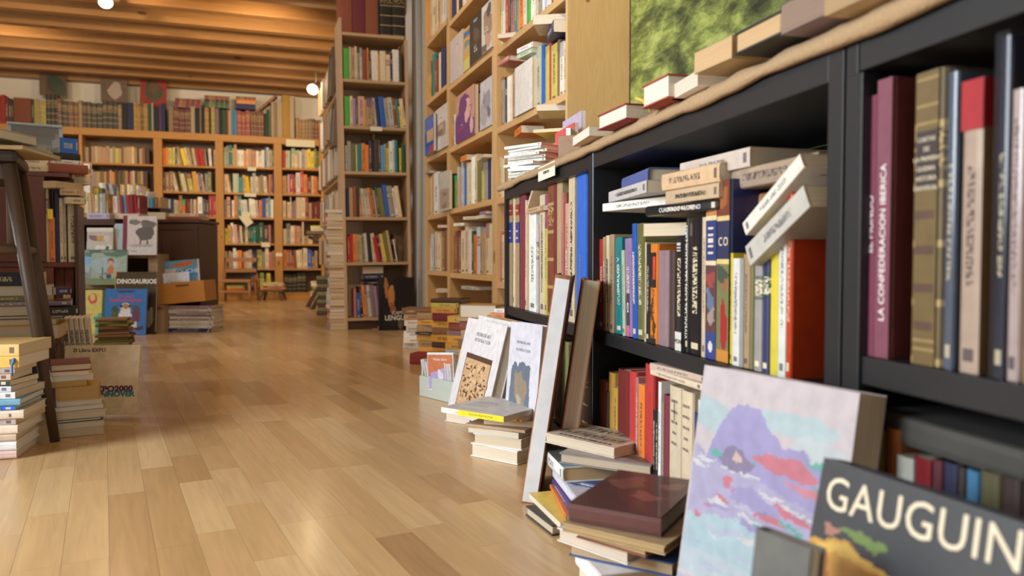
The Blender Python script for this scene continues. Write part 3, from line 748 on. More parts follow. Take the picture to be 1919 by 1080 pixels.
dim(row(ROOM, 1, YF + .04, 473, zt, "rba5h47 rba5h47 rba4h47 rba5h47 rba5h47 dbn3h44 dgn3h44 dgn5h52", 'top of far shelves, small pink-brown set', 'bound volumes on top of the far shelves', 47, .19), .62)
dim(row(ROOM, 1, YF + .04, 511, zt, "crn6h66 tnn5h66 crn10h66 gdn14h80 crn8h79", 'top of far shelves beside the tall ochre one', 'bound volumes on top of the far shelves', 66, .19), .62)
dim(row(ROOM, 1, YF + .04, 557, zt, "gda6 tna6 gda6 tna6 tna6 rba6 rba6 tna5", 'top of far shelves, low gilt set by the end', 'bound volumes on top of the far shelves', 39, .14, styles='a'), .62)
def lay_top(px0, px1, ytop, ybot, code, style, label, yoff=.12, th=None):
    a = hit(px0, ybot, ROOM, 1, YF + .04); b = hit(px1, ytop, ROOM, 1, YF + .04)
    USED.add(label)
    return lay(ROOM, (a.x + b.x) / 2, YF + .04 + yoff, a.z, b.z - a.z, .19, b.x - a.x, code, style, label=label, group='volumes lying on the top row')
lay_top(327, 376, 193, 200, 'mr', 'a', 'maroon leather volume lying on the three maroon ones, lower of two')
lay_top(328, 377, 186, 192.6, 'mr', 'a', 'maroon leather volume lying on top of its twin above the maroon set')
lay_top(384, 430, 192, 200, 'dg', 'a', 'dark green volume lying across the black set on top of far shelves')
lay_top(385, 430, 186, 191.6, 'bk', 'a', 'black volume lying in the small pile over the black set')
lay_top(383, 430, 180.5, 185.6, 'rb', 'a', 'brown volume topmost of the pile over the black set')
lay_top(442, 479, 194, 203, 'nv', 'n', 'navy volume lying on the three red ones of the top row')
lay_top(443, 479, 187, 193.6, 'or', 'a', 'orange-brown volume between two others lying over the red set')
lay_top(442, 480, 182, 186.6, 'rb', 'a', 'red-brown volume topmost over the red set of the top row')
# one leaning across
a = hit(482, 208, ROOM, 1, YF + .05); b = hit(519, 178, ROOM, 1, YF + .05)
an = math.degrees(math.atan2(b.z - a.z, b.x - a.x))
o = book(ROOM @ T(a.x, YF + .05, a.z) @ RY(-an + 90) , .03, .19, (b - a).length, 'rb', 'a', 'brown gilt volume leaning steeply over the small pink-brown set'); USED.add(o['label'])
# prints hung above the top row
def hung_print(px0, px1, y0, y1, label, base, blobs, roll=0):
    d = YF + .10
    a = hit(px0, y1, ROOM, 1, d); b = hit(px1, y0, ROOM, 1, d)
    w, h = b.x - a.x, b.z - a.z
    fz = tag(link('hanging_print', MB().box(0, w, 0, .006, 0, h).mesh('sheet'), plain(label[:12] + '_ground', base, .6, vary=.2, scale=20), M=ROOM @ T(a.x, d, a.z) @ RY(roll)), label, 'print', 'prints hung over the far shelves')
    dress(fz, Matrix.Identity(4), w, h, blobs, ())
hung_print(74, 124, 141, 178, 'dark print with a black-green figure hung over the far shelves', (.10, .06, .035), [((.012, .03, .012), el(.58, .55, .32, .42, wob=.15, seed=3)), ((.12, .07, .04), rc(0, .0, .25, 1)), ((.015, .03, .015), el(.75, .25, .25, .3, wob=.1, seed=4))])
hung_print(189, 238, 151, 190, 'brown oval print with a pale centre hung over the far shelves', (.16, .10, .075), [((.40, .34, .30), el(.55, .52, .26, .34, wob=.2, seed=5)), ((.10, .06, .05), el(.1, .5, .14, .36, wob=.2, seed=6)), ((.11, .07, .06), el(.92, .4, .1, .3, wob=.2, seed=8))])
hung_print(262, 311, 152, 198, 'red print with a dark green head hung over the far shelves', (.30, .03, .02), [((.05, .05, .025), el(.48, .62, .36, .38, wob=.18, seed=7)), ((.12, .06, .03), el(.5, .75, .2, .2, wob=.2, seed=9))], 2)
# paper tickets on the shelves
def ticket(px0, px1, y0, y1, label, roll=0, fr=ROOM, ax=1, val=None, word=None, size=.6):
    d = (YF - .02) if val is None else val
    M, w = faceM(fr, ax, d, px0, px1, y1)
    h = hit((px0 + px1) / 2, y0, fr, ax, d).z - hit((px0 + px1) / 2, y1, fr, ax, d).z
    o = tag(link('paper_ticket', MB().box(0, w, -.0008, 0.0008, 0, h).mesh('ticket'), M_TICK, M=M @ RY(roll)), label, 'ticket', 'paper shelf tickets'); USED.add(label)
    if word: text(o, word, h * size, T(w / 2, -.0012, h / 2) @ RX(90), M_BLACKINK, sx=.8)
    return o
M_TICK = plain('ticket_paper', (.80, .77, .62), .7, vary=.04)
ticket(536, 590, 261, 274, 'long cream paper ticket under the low gilt set')
ticket(464, 480, 313, 320, 'small cream ticket folded over the first shelf of the middle bay')
ticket(458, 480, 362, 368.5, 'cream ticket on the second shelf edge of the middle bay')
ticket(452, 466, 395, 413, 'cream paper strip hanging before the white books', 12)
ticket(462, 478, 404, 426, 'long cream paper strip hanging crookedly below the white books', -36, val=YF - .026)
ticket(490, 506, 455, 463, 'grey ticket below the dark green books')
ticket(517, 529, 474, 481, 'white ticket pinned to the last wide post')

# ================================================================== TALL LIGHT BOOKCASE AT THE END OF THE AISLE
bl = hit(647, 619, ROOM, 2, 0); YT = bl.y
TF = T(bl.x, YT, 0) @ RY(-0.75) @ T(-bl.x, -YT, 0)
def tz(py, px=700): return hit(px, py, TF, 1, YT).z
def tx(px, py=400): return hit(px, py, TF, 1, YT).x
x0, x1 = bl.x, tx(772, 560)
ty = [64, 150.5, 237.5, 322, 407, 491.5, 595]
th = [6, 6, 7, 6.5, 6.5, 6, 6]
TB = casework('tall_bookcase', TF, 'tall narrow bookcase of light laminated pine, end on to the aisle', 'bookcase')
DT = .27
ztopT = tz(38)
board(TB, 'side_panel', x0, x0 + .020, YT, YT + DT, 0, ztopT, TALLW)
board(TB, 'side_panel', x1 - .020, x1, YT, YT + DT, 0, tz(70), TALLW)
for i, yv in enumerate(ty):
    z1 = tz(yv); board(TB, 'shelf', x0 + .0205, x1 - .0205, YT + .002, YT + DT, z1 - .021, z1, TALLWX)
board(TB, 'plinth', x0 + .0205, x1 - .0205, YT + .03, YT + .045, 0, tz(602), DARKW)
board(TB, 'back_panel', x0 + .18, x1 - .0205, YT + DT - .006, YT + DT, tz(600), tz(66), CRATEW)
board(TB, 'divider', tx(708), tx(711.5), YT + .16, YT + DT - .008, tz(321) + .001, tz(245), TALLW)
tw = lambda k: f'{ordw(k)} shelf of the tall end bookcase'
def trow(k, toks, h=52, px=639.5, **kw):
    px = px + 11.5; kw['wsc'] = .94
    return row(TF, 1, YT + .02, px, tz(ty[k]) + .0005, toks, tw(k), f'books on the {tw(k)}', h, .15, maxh=(tz(ty[k - 1]) - .021 - tz(ty[k])) if k else 9, **kw)
for o, nm in zip(row(TF, 1, YT + .01, 646, tz(ty[0]), "rbn23h92 mrn24h92 rbn24h92 bkn3h88 bka23h90 bka24h90", 'top of the tall end bookcase', 'big bound volumes on top of the tall bookcase', 92, .22), range(9)): pass
trow(1, "gnn12h57 cr3h60 tn8h59 cr4h62 gy6h50 lg4h60 rbn10h57 or3h60 dbp5h42 wh14h56 gd3h50 crn12h56 cr9h50 nv4h53 wh13h60 dbn7h54")
trow(2, "gnn11h55 cr6h56 vi6h52 dg4h48 pk13h56 gd4h50 tn12h52 br5h50/-3 lg4h54/-5 nvn7h57/-6 bln11h57/-5 gy7h54/-5 lg9h56/-5 rb8h55/-6 tl4h52/-6 yl5h40/-4 cr7h54/-7", 54)
trow(3, "lg4 gy8h56 ol9h52 cr3h50 tln8h52 or8h53 or7h50 nv6h58 bkn4h55 dbn9h60 db4h60 sbn7h50 gy4 yg6h45 wh7h58 lb4h60 tl5h60 bk4h50 yl4h46 dgn8h52")
trow(4, "nvn6h54 tnn8h55 rb7h57 dbn6h56 tn7h54/-3 cr6h53/-5 lg8h53/-5 or5h54/-6 br6h54/-6 pk4h50/-6 dg5h55/-6 oln11h54/-7 bln8h60/-7 gy11h58/-7 wh6h54/-7 crn8h58/-8", 54)
trow(5, "rd5 rdn6 or7h53 tn8h52 cr4h50 ol5h48/-2 lg7h54/-3 bkn8h56/-4 cr4/-4 pk5h54/-5 ctn8h46/-8 dr4h46/-8 cr3h50/-8 yl5h52/-9 oln7h54/-9 tn6h58/-9 db6 wh2h42/-7", 53, px=640)
trow(6, "rs5h54 bl8h46 bk6h58/-3 or6h60/-4 tn4h60/-4 lg8h60/-5 mv8h60/-5 vi6h58/-5 br5h58/-4 gy4h58", 58, px=650)
# books of the case behind, seen through the open back
for k, tks in ((1, "cr6 or4 cr5 pk6 wh8 tn5 cr6 gd6"), (2, "nv5 lb4 vi6 cr8 cr5 tl9 wh4"), (3, "wh6 lg6 rs5 dg3 cr9 wh16"), (4, "lb5 wh6 pg5 wh5 cr5 pk6 wh4 rs4 wh10")):
    row(TF, 1, YT + .30, 652, tz(ty[k]) + .01, tks, f'hidden row behind {tw(k)}', 'books behind the tall bookcase', {1: 60, 2: 68, 3: 73, 4: 77}[k] * 1.03, .12, mass=True)
# things lying on the seventh shelf and the big black volume in front
q = hit(700, 511, TF, 1, YT + .10)
stk_where = 'the small pile on the tall bookcase\'s lowest shelf'
lay(TF, hit(697, 531, TF, 1, YT + .12).x, YT + .13, hit(700, 533, TF, 1, YT + .1).z, .024, .13, .15, 'bk', 'p', label='black paperback lying on the upright books, lowest shelf of the tall bookcase')
lay(TF, hit(697, 520, TF, 1, YT + .12).x, YT + .13, hit(700, 523, TF, 1, YT + .1).z, .034, .13, .15, 'nv', 'p', label='navy paperback lying on the black one, lowest shelf of the tall bookcase')
lay(TF, hit(697, 510, TF, 1, YT + .12).x, YT + .13, hit(700, 512.5, TF, 1, YT + .1).z, .050, .13, .15, 'cr', 'p', label='thick cream book lying right under the lowest board but one, face out pages', face='fore')
ticket(694, 716, 237, 245, 'white ticket on the second shelf edge of the tall bookcase', fr=TF, val=YT - .003)
blob = lambda c, *a, **k: (c, el(*a, **k))
bb = faceout(ROOM, 1, YT - .13, 710, 778, 520, 618, .035, 'bk', 'g', 'big black illustrated volume about a road and a language leaning on the tall bookcase',
    [blob((.40, .16, .04), .22, .80, .05, .22, wob=.12, seed=1), blob((.50, .22, .06), .36, .62, .09, .26, wob=.15, seed=2), blob((.30, .10, .03), .38, .40, .08, .12, wob=.2, seed=3), blob((.15, .11, .05), .58, .12, .07, .12, wob=.25, seed=4)],
    [('CAMINO', .62, .325, .034, M_WHITE, {'sx': .95}), ('LENGUA', .50, .23, .050, M_WHITE, {'sx': .9, 'bold': .0006})], tilt=4, z=0.001, name='illustrated_volume'); USED.add(bb['label'])

# side-on shelving running away behind it, its books facing the aisle on the far side
YA, YZ = YT + DT + .03, hit(603, 560, ROOM, 0, bl.x).y
SB = casework('side_bookcase', ROOM, 'light pine bookcase seen edge on, behind the tall end bookcase', 'bookcase')
xs = bl.x + .02
zs = [Z_ for Z_ in (.12, .46, .80, 1.14, 1.48, 1.82)]
board(SB, 'side_panel', xs, xs + .22, YA, YA + .02, 0, 2.15, TALLW); board(SB, 'side_panel', xs, xs + .22, YZ - .02, YZ, 0, 2.15, TALLW)
for z_ in zs: board(SB, 'shelf', xs, xs + .22, YA + .021, YZ - .021, z_ - .02, z_, PINE_Y)
for k, z_ in enumerate(zs[1:]):
    yy = YZ - .04; i = 0
    made = []
    while yy > YA + .08:
        t = rnd.uniform(.02, .045); yy -= t; code = rnd.choice(('cr', 'tn', 'lg', 'wh', 'tn', 'gy', 'br', 'cr')); hh = rnd.uniform(.2, .25)
        MASS.add(T(xs - .02 - rnd.uniform(0, .03), yy, z_ + .0005) @ RZ(-90), t * .97, .15, hh, PAL[code][1])
    name_row(made, f'{ordw(k)} shelf of the edge-on bookcase')
# two framed pictures on its flank
def flank_frame(px0, px1, y0, y1, D, label):
    p = hit((px0 + px1) / 2, (y0 + y1) / 2, ROOM, 0, bl.x - .03)
    k = pxper(p, ROOM); h = (y1 - y0) * k
    e = empty('framed_picture', ROOM @ T(bl.x - .012, p.y, p.z) @ RZ(-90) @ RX(-3)); tag(e, label, 'picture', 'framed pictures on the flank of the bookcase')
    w = .24; f = .028
    mb = MB().box(-w/2, w/2, -.03, 0, h/2 - f, h/2).box(-w/2, w/2, -.03, 0, -h/2, -h/2 + f).box(-w/2, -w/2 + f, -.03, 0, -h/2 + f, h/2 - f).box(w/2 - f, w/2, -.03, 0, -h/2 + f, h/2 - f)
    link('frame', mb.mesh('frame'), GREYW, parent=e)
    link('mount', MB().box(-w/2 + f, w/2 - f, -.014, -.008, -h/2 + f, h/2 - f).mesh('mount'), plain('mount_card', (.62, .58, .50), .8), parent=e)
flank_frame(613, 628, 95, 186, 0, 'upper grey-brown framed picture on the side of the tall bookcase')
flank_frame(617, 634, 191, 277, 0, 'lower grey-brown framed picture on the side of the tall bookcase')
# very tall stack of thin volumes against its side
zz = 0.001; i = 0
while zz < hit(625, 398, ROOM, 1, YT + .10).z:
    t = rnd.uniform(.017, .030)
    lb = f'small pale volume, {ordw(i)} up in the tall stack beside the aisle bookcase'
    o = lay(ROOM, bl.x - .055 + rnd.uniform(-.006, .006) + .012 * math.sin(zz * 5), YT + .12 + rnd.uniform(-.01, .01), zz, t, .12, .17, rnd.choice(('mv', 'rs', 'tn', 'cr', 'lg', 'rb')), 'p', yaw=90 + rnd.uniform(-5, 5), label=lb, group='small volumes in the tall stack', face='fore'); USED.add(lb)
    zz += t + .0005; i += 1

# wall strip, boxed pillar and pipe between the tall bookcase and the pine shelves
pl = tag(link('trim_1', MB().box(tx(774), tx(784), YT + .5, YT + .56, 0, CEIL).mesh('trim', .003), plain('olive_brown_board', (.20, .15, .09), .6)), 'olive brown boxed strip beside the tall bookcase', None, None, 'structure')
pp = hit(790, 575, ROOM, 2, 0)
pd = YT - .05
xa, xb = hit(784, 488, ROOM, 1, pd).x, hit(798, 488, ROOM, 1, pd).x
tag(link('trim_2', MB().box(xa, xb + .3, pd, pd + .2, 0, CEIL).mesh('trim', .004), plain('grey_white_pillar', (.52, .51, .48), .8, vary=.04)), 'grey-white pillar at the end of the pine shelves', None, None, 'structure')
pc = tag(link('drain_pipe', MB().tube([(xa + .01, pd - .02, .0), (xa + .01, pd - .02, CEIL)], .014, 12).mesh('pipe', smooth=True), plain('pipe_paint', (.42, .42, .40), .5)), 'thin grey pipe running up the pillar beside the tall bookcase', 'pipe')

# ================================================================== PINE SHELVES ALONG THE WALL
XP = 1.10
def py_(px): return hit(px, 488, ROOM, 0, XP).y
def pz(px, py): return hit(px, py, ROOM, 0, XP).z
PB = casework('pine_bookcase', ROOM, 'tall pale pine bookcase along the wall, filled to the ceiling', 'bookcase')
DP = XR - XP - .01
PT = CEIL - .03
near = py_(1062)
uprights = [(797.5, 800.5), (838, 842.5), (922, 930.5), (1058.5, 1062)]
for a, b in uprights:
    board(PB, 'upright', XP, XP + DP, py_(b), py_(a), 0, PT, PINE, .002)
board(PB, 'back_panel', XP + DP - .006, XP + DP, py_(1058) , py_(800), .02, PT - .02, PINE)
bay0 = [pz(799, y) for y in (-40, 80, 190, 297, 405, 507)] + [.07]
b1z = [pz(842, y) for y in (-75, 40, 160, 278, 392.5, 511.6)] + [.08]
b2z = [pz(930, y) for y in (-95, 92, 240, 372)] + [pz(930, 529), .08]
def pshelves(a, b, zs_):
    for z_ in zs_: board(PB, 'shelf', XP + .003, XP + DP - .008, py_(b) + .001, py_(a) - .001, z_ - .028, z_, PINE_Y, .002)
pshelves(800.5, 838, bay0); pshelves(842.5, 922, b1z); pshelves(930.5, 1058.5, b2z)
def prow(bay, z_, px, toks, hpx, k, **kw):
    w = f'{ordw(k)} pine shelf, {("far","middle","near")[bay]} bay'
    up = [q for q in (bay0, b1z, b2z)[bay] if q > z_ + .05]
    kw['maxh'] = (min(up) if up else PT) - .028 - z_
    return row(ROOM, 0, XP + .015, px, z_ + .0005, toks, w, f'books on the {w}', hpx, .15, **kw)
prow(0, bay0[1], 802, "or6 cr4 cr4 cr5 tn6 cr5 lb5", 72, 0)
prow(0, bay0[2], 800, "cr6h68 gd3h48 dg2h70 tl4h80 rb5h66 bk3h74 cr4h74 nv7h76", 72, 1)
prow(0, bay0[4], 801, "cr4 cr4 tn4 wh9h78 lg12h76", 74, 3)
prow(0, bay0[5], 801, "pk3h64 wh4h60 lb4 rd3h62 cr5 cr5h70 tn4 br4h74 br5h76", 72, 4)
prow(0, bay0[6], 802, "wh4 wh4 wh4 wh4 lg3 wh4 cr4 wh4 tn4", 42, 5)
prow(1, b1z[1], 846, "nv9 cr5 db8 wh6 tn6 gy7 cr6 wh8 rd5 cr8", 90, 0)
prow(1, b1z[2], 870, "sb7 br4 tn6 gd4", 72, 1)
prow(1, b1z[3], 843.5, "gd5h60 mv3h58 wh3h60 pg3h62", 76, 2)
prow(1, b1z[3], 889, "bln5h84 wh5h76", 80, 2)
prow(1, b1z[4], 846, "bkn4h66 gn4h60/-2 tn3h50 lb3h76 tn5h74 lb3h82 bln6h72 cr5h80 cr4h80 wh5h88 cr6h92 oln9h80 yg2h80 gyn9h78 nvn6h76 crn6h82", 78, 3)
prow(1, b1z[5], 843.5, "cr4h62/-4 br5h70 rb4 br3 br4 cr8h80 cr6h88 wh5h84 dg5h80 or5h74 lb6h88 tn6h80 tn4h84 db2 cr6h96 cr5h94 gyn8h92 tn4", 80, 4)
prow(1, b1z[6], 845, "yg4 cr4 gd4 tn4 cr5 lg6 tn5 cr6 wh4 tn5 br6 cr5", 44, 5)
prow(2, b2z[1], 931.5, "cr4h90 yg4h82 wh5h92 cr3h84 rd5h92 bk4h96 rs7h98 tl5h94 tn4h92 or8h98 wh6 gn5h98 wh5 wh6 cr4 gy7 wh6 lb5 wh6 rd6 yl4 pk5 gn10", 100, 0, styles='pt')
prow(2, b2z[2], 931.5, "tn5h66/4 rb4h70/3 gy4 bk5h90 wh5 cr6 tn6", 92, 1)
prow(2, b2z[2], 997, "wh7h116 pg9h112 bln6h112 yg9h108 rdn4h112 yg11h104 br5h108 wh7 cr6h96 tn5", 106, 1)
prow(2, b2z[3], 931.5, "gd4 cr4 cr4 tn8 cr7 tn8 pg8 cr8 tn6 pk5 cr8 tn7 bk5 cr8 tn12 cr12", 78, 2)
prow(2, b2z[4], 932, "pk5h92 rs3 cr5 tn5 cr7 br6 tn8 cr8 br8", 92, 3)
prow(2, b2z[5], 932, "rb6 cr6 br6 tn8", 70, 4)
UL = lambda s: (USED.add(s), s)[1]
# covers turned outwards on the pine shelves
fo = lambda *a, **k: faceout(ROOM, 0, *a, **k)
fo(XP - .01, 815, 838.5, 200, 278, .025, 'wh', 'g', UL('white paperback with a small sepia picture, face out on the far pine bay'),
   [((.40, .28, .22), rc(.18, .30, .85, .62)), ((.60, .45, .36), el(.52, .5, .16, .09, wob=.2, seed=2)), ((.25, .16, .12), el(.45, .4, .2, .06, wob=.2, seed=5))], [('Novela', .5, .74, .014, M_GREYINK)], z=bay0[3] + .0005, name='paperback')
fo(XP - .035, 796, 812, 218, 286, .02, 'bl', 'g', UL('blue and red paperback with a tan panel, face out at the pine shelf end'),
   [((.62, .45, .26), rc(.25, .30, 1, .62)), ((.55, .06, .05), rc(.6, 0, 1, .18))], z=bay0[3] + .0005, name='paperback')
fo(XP + .002, 843.5, 868, 66, 146, .02, 'lg', 'p', UL('plain pale grey paperback face out on the middle pine bay'), None, [('Teatro', .6, .78, .012, M_GREYINK), ('cc', .82, .22, .016, M_GREYINK)], z=b1z[2] + .0005, name='paperback')
fo(XP - .001, 868.5, 884, 50, 128, .015, 'gd', 'p', UL('paperback with a painted river landscape face out between grey and black ones'),
   [((.06, .18, .45), rc(.05, .78, .95, .92)), ((.18, .28, .28), el(.5, .60, .45, .10, wob=.2, seed=3)), ((.50, .40, .22), el(.5, .45, .42, .09, wob=.2, seed=9)), ((.60, .58, .20), rc(0, 0, 1, .27))], z=b1z[2] + .0005, name='paperback')
fo(XP - .006, 880, 905.5, 27, 113, .02, 'bk', 'p', UL('black paperback with a dim photograph face out on the middle pine bay'),
   [((.10, .075, .05), el(.5, .55, .22, .2, wob=.2, seed=4)), ((.05, .04, .03), rc(.1, .38, .9, .46))], [('Elisabeth', .45, .90, .018, M_WHITE), ('La f', .42, .33, .026, M_WHITE), ('en dir', .48, .25, .024, M_WHITE)], z=b1z[2] + .0005, col=(.03, .03, .035), name='paperback')
fo(XP - .012, 902.5, 921.5, 6, 97, .02, 'lg', 'p', UL('paperback with a photograph of a seated figure face out by the double upright'),
   [((.35, .24, .19), el(.6, .55, .45, .3, wob=.2, seed=4)), ((.55, .34, .26), el(.6, .2, .3, .16, wob=.2, seed=8)), ((.10, .08, .10), el(.75, .82, .22, .14, wob=.2, seed=6)), ((.12, .11, .13), rc(0, 0, .5, .16))],
   [('Poesia', .5, .50, .016, M_WHITE), ('completa', .5, .44, .016, M_WHITE)], z=b1z[2] + .0005, name='paperback')
fo(XP - .006, 853.5, 889, 170, 262, .022, 'pk', 'g', UL('pink and purple paperback with a long-haired woman, face out on the middle pine bay'),
   [((.18, .055, .24), rc(0, 0, 1, .36)), ((.18, .055, .24), el(.50, .56, .33, .40, wob=.06, seed=1)), ((.18, .055, .24), el(.22, .38, .22, .24, wob=.08, seed=2)),
    ((.74, .47, .43), el(.66, .60, .17, .22)), ((.74, .47, .43), el(.60, .44, .08, .12)), ((.74, .47, .43), el(.86, .22, .09, .16, a0=.4)), ((.18, .055, .24), el(.42, .70, .20, .18, wob=.05, seed=3)),
    ((.30, .10, .32), rc(.56, .635, .66, .65)), ((.30, .10, .32), rc(.74, .635, .82, .65)), ((.60, .28, .34), rc(.70, .51, .80, .525)), ((.62, .36, .38), [(.72, .56), (.77, .56), (.745, .63)]), ((.45, .05, .22), rc(.08, .235, .5, .27))],
   [('la novela', .36, .33, .010, M_WHITE), ('novela', .3, .20, .018, M_REDINK)], z=b1z[3] + .0005, name='paperback')
fo(XP - .004, 899.5, 921.5, 149, 235, .02, 'lb', 'g', UL('pale blue-grey paperback with a misty drawing, face out by the double upright'),
   [((.32, .32, .40), el(.6, .5, .3, .30, wob=.25, seed=2)), ((.42, .42, .48), el(.3, .3, .3, .22, wob=.25, seed=7)), ((.16, .15, .18), rc(.33, .42, .37, .78)), ((.20, .19, .23), el(.75, .30, .14, .12, wob=.3, seed=4))], z=b1z[3] + .0005, col=(.60, .62, .70), name='paperback')
fw = fo(XP - .008, 964, 997, 118, 209, .03, 'wh', 'g', UL('white shrink-wrapped book with shining creases, face out on the near pine bay'), None, z=b2z[2] + .0005, name='wrapped_book')
fo(XP - .02, 823, 841, 322, 398, .02, 'lg', 'g', UL('grey-white paperback with a brown drawing face out, far pine bay'), [((.42, .34, .28), rc(.1, .05, 1, .55)), ((.30, .2, .15), el(.6, .42, .2, .05, wob=.3, seed=3)), ((.28, .22, .12), el(.6, .12, .2, .08, wob=.3, seed=6))], z=bay0[4] + .0005, name='paperback')
# books lying across the tops of the rows
def playx(px, py, t, w, h, code, st, label, yaw=0, x=XP + .06, face='spine', pitch=0, roll=0, col=None):
    p = hit(px, py, ROOM, 0, x - w / 2 + .01)
    return lay(ROOM, x, p.y, p.z, t, w, h, code, st, -90 + yaw, pitch, roll, UL(label), face=face, col=col, page=(.88, .84, .76))
playx(1012, 50, .035, .20, .15, 'cr', 'p', 'cream book lying high on the near pine bay, pages outward', yaw=-30, face='fore')
playx(1038, 68, .045, .15, .14, 'nv', 'p', 'navy book lying over the grey and red ones, near pine bay', yaw=-12)
playx(945, 72, .02, .18, .12, 'pk', 'p', 'pink paperback lying slanted against the double upright', yaw=-40, pitch=0)
playx(946, 120, .024, .15, .13, 'rs', 'g', 'pinkish wrapped paperback lying on the tan ones, near pine bay', yaw=4)
playx(985, 96, .020, .16, .13, 'wh', 'p', 'white paperback lying topmost beside the wrapped white book', yaw=10)
playx(985, 106, .017, .15, .13, 'pg', 'p', 'pale green-white paperback lying under the white one', yaw=10)
playx(1016, 212, .022, .19, .17, 'wh', 'p', 'white book lying under the near pine shelf, pages outward', yaw=-25, face='fore')
playx(1016, 250, .012, .18, .15, 'yl', 'p', 'yellow paperback lying slanted over the packed small books', yaw=-40, pitch=0)
playx(975, 253, .03, .10, .14, 'or', 'p', 'orange paperback lying on the packed small books', yaw=-8)
playx(802, 326, .020, .13, .11, 'gy', 'n', 'dark grey volume lying at the far pine bay end', yaw=0)
playx(826, 428, .022, .13, .12, 'rd', 'n', 'red hardback lying over the cream books in the far pine bay', yaw=-28)
playx(905, 298, .014, .16, .17, 'cr', 'p', 'cream paperback lying over the olive and grey volumes', yaw=-8)
playx(872, 302, .028, .12, .12, 'or', 'p', 'orange-brown book lying over the white and cream ones, middle bay', yaw=0)
playx(860, 424, .016, .13, .10, 'wh', 'p', 'white paperback lying crookedly over the brown set', yaw=20)
playx(880, 412, .016, .14, .12, 'cr', 'p', 'cream paperback lying crookedly under the shelf, middle bay', yaw=30)
playx(903, 410, .018, .13, .12, 'tn', 'p', 'tan paperback lying over the pale blue one, middle bay', yaw=0, face='fore')
playx(908, 402, .014, .12, .10, 'vi', 'p', 'violet paperback topmost over the grey and cream ones', yaw=0)
playx(880, 543, .018, .13, .20, 'lg', 'p', 'pale grey paperback lying on the lowest pine row', yaw=6)
playx(822, 548, .022, .13, .11, 'wh', 'p', 'white paperback lying over the low white set', yaw=-20)

# green mural on the wall above the black shelves
gm = tag(link('wall_mural', MB().box(XR - .012, XR - .002, -1.2, near - .012, .72, CEIL - .12).mesh('panel'), MOSS), 'moss green mottled mural on the wall above the black shelves', 'mural')

# ================================================================== BLACK SHELVING ALONG THE NEAR WALL
XB = 0.54
def by(px): return hit(px, 488, BF, 0, XB).y
def bz(px, py, x=None): return hit(px, py, BF, 0, XB if x is None else x).z
DB = 0.29
BT = bz(1113, 283)
BS1, BS2 = bz(1200, 643), bz(1680, 681)           # middle shelf of the first two units, and of the third
def unit(pf, pn, label, zs_, post=.028, far=.020):
    e = casework('black_bookcase', BF, label, 'bookcase', 'black bookcases along the near wall')
    ya, yb_ = by(pn), by(pf) - far + .020
    board(e, 'side_panel', XB, XB + DB, yb_ - .020, by(pf), 0, BT, BLACKW); board(e, 'side_panel', XB, XB + DB, ya, ya + post, 0, BT, BLACKW)
    board(e, 'top_board', XB + .001, XB + DB, ya + post + .0005, yb_ - .0205, BT - .036, BT - .0005, BLACKW)
    board(e, 'back_panel', XB + DB - .006, XB + DB, ya + post, yb_ - .021, .02, BT - .037, BLACKW)
    for z_, th_ in zs_: board(e, 'shelf', XB + .004, XB + DB - .007, ya + post + .0005, yb_ - .0205, z_ - th_, z_, BLACKW)
    board(e, 'plinth', XB + .02, XB + .035, ya + post + .0005, yb_ - .0205, 0, .045, BLACKW)
    return e
u1 = unit(945, 1109, 'black bookcase with the architecture ticket, next to the pine one', [(BS1, .028), (.075, .028)], post=by(1102) - by(1109))
board(u1, 'metal_edge', XB - .001, XB + .004, by(1111) - .001, by(1111) + .002, 0, BT + .01, METAL)
u2 = unit(1109.5, 1576, 'black bookcase with the empty gap under its top, middle of three', [(BS1, .026), (.075, .028)], post=by(1547) - by(1576), far=.007)
u3 = unit(1580, 2500, 'black bookcase nearest the viewer with the large maroon and gilt books', [(BS2, .030), (.13, .028)], post=.022)
board(u3, 'inner_post', XB - .0005, XB + .02, by(1612), by(1581), 0.001, BT - .0375, BLACKW)
def brw(z_, px, toks, hpx, where, **k):
    kw = dict(depth=.17, rec=.006); kw.update(k)
    return row(BF, 0, XB + .012, px, z_ + .0005, toks, where, f'books on the {where}', hpx, **kw)
r1 = brw(BS1, 950, "tnn11@363 cr3@365 tnn10@362 mrn9@358 cr4@376 tn4@378 wh13@400 lg3@420 mr4@430 crp9@366 yg5@366 rba11@336 drn6@336 tnn9@338 rs4@362 rbn4@362 pkp6@382 crp11@324 yl3@328 bln18@327", 180, 'upper shelf of the ticketed black bookcase')
for i_ in (0, 2):
    vv = [v.co for v in r1[i_].data.vertices]; wv = max(v.x for v in vv) * 2; hv = max(v.z for v in vv)
    dress(r1[i_], T(-wv / 2, -.0006, 0), wv, hv, [((.36, .26, .15), rc(0, 0, 1, 1)), ((.30, .03, .02), rc(0, .80, 1, .90)), ((.03, .04, .28), rc(0, .56, 1, .74)), ((.16, .10, .06), rc(0, .955, 1, .962)), ((.55, .45, .28), rc(.3, .60, .7, .615)), ((.55, .45, .28), rc(.3, .66, .7, .675)), ((.55, .45, .28), rc(.3, .84, .7, .855))], (), res=24)
spinetext(r1[9], 'CONCEPTO ARQUITECTONICO', .015, 0, .17, M_BLACKINK); spinetext(r1[17], 'ADIO. I de Franco  Lib. I y III', .020, 0, .15, M_BLACKINK); spinetext(r1[16], 'TEORIA', .016, 0, .15, M_WHITE)
spinetext(r1[19], 'ARQUITECTURA', .012, 0, .12, M_GREYINK)
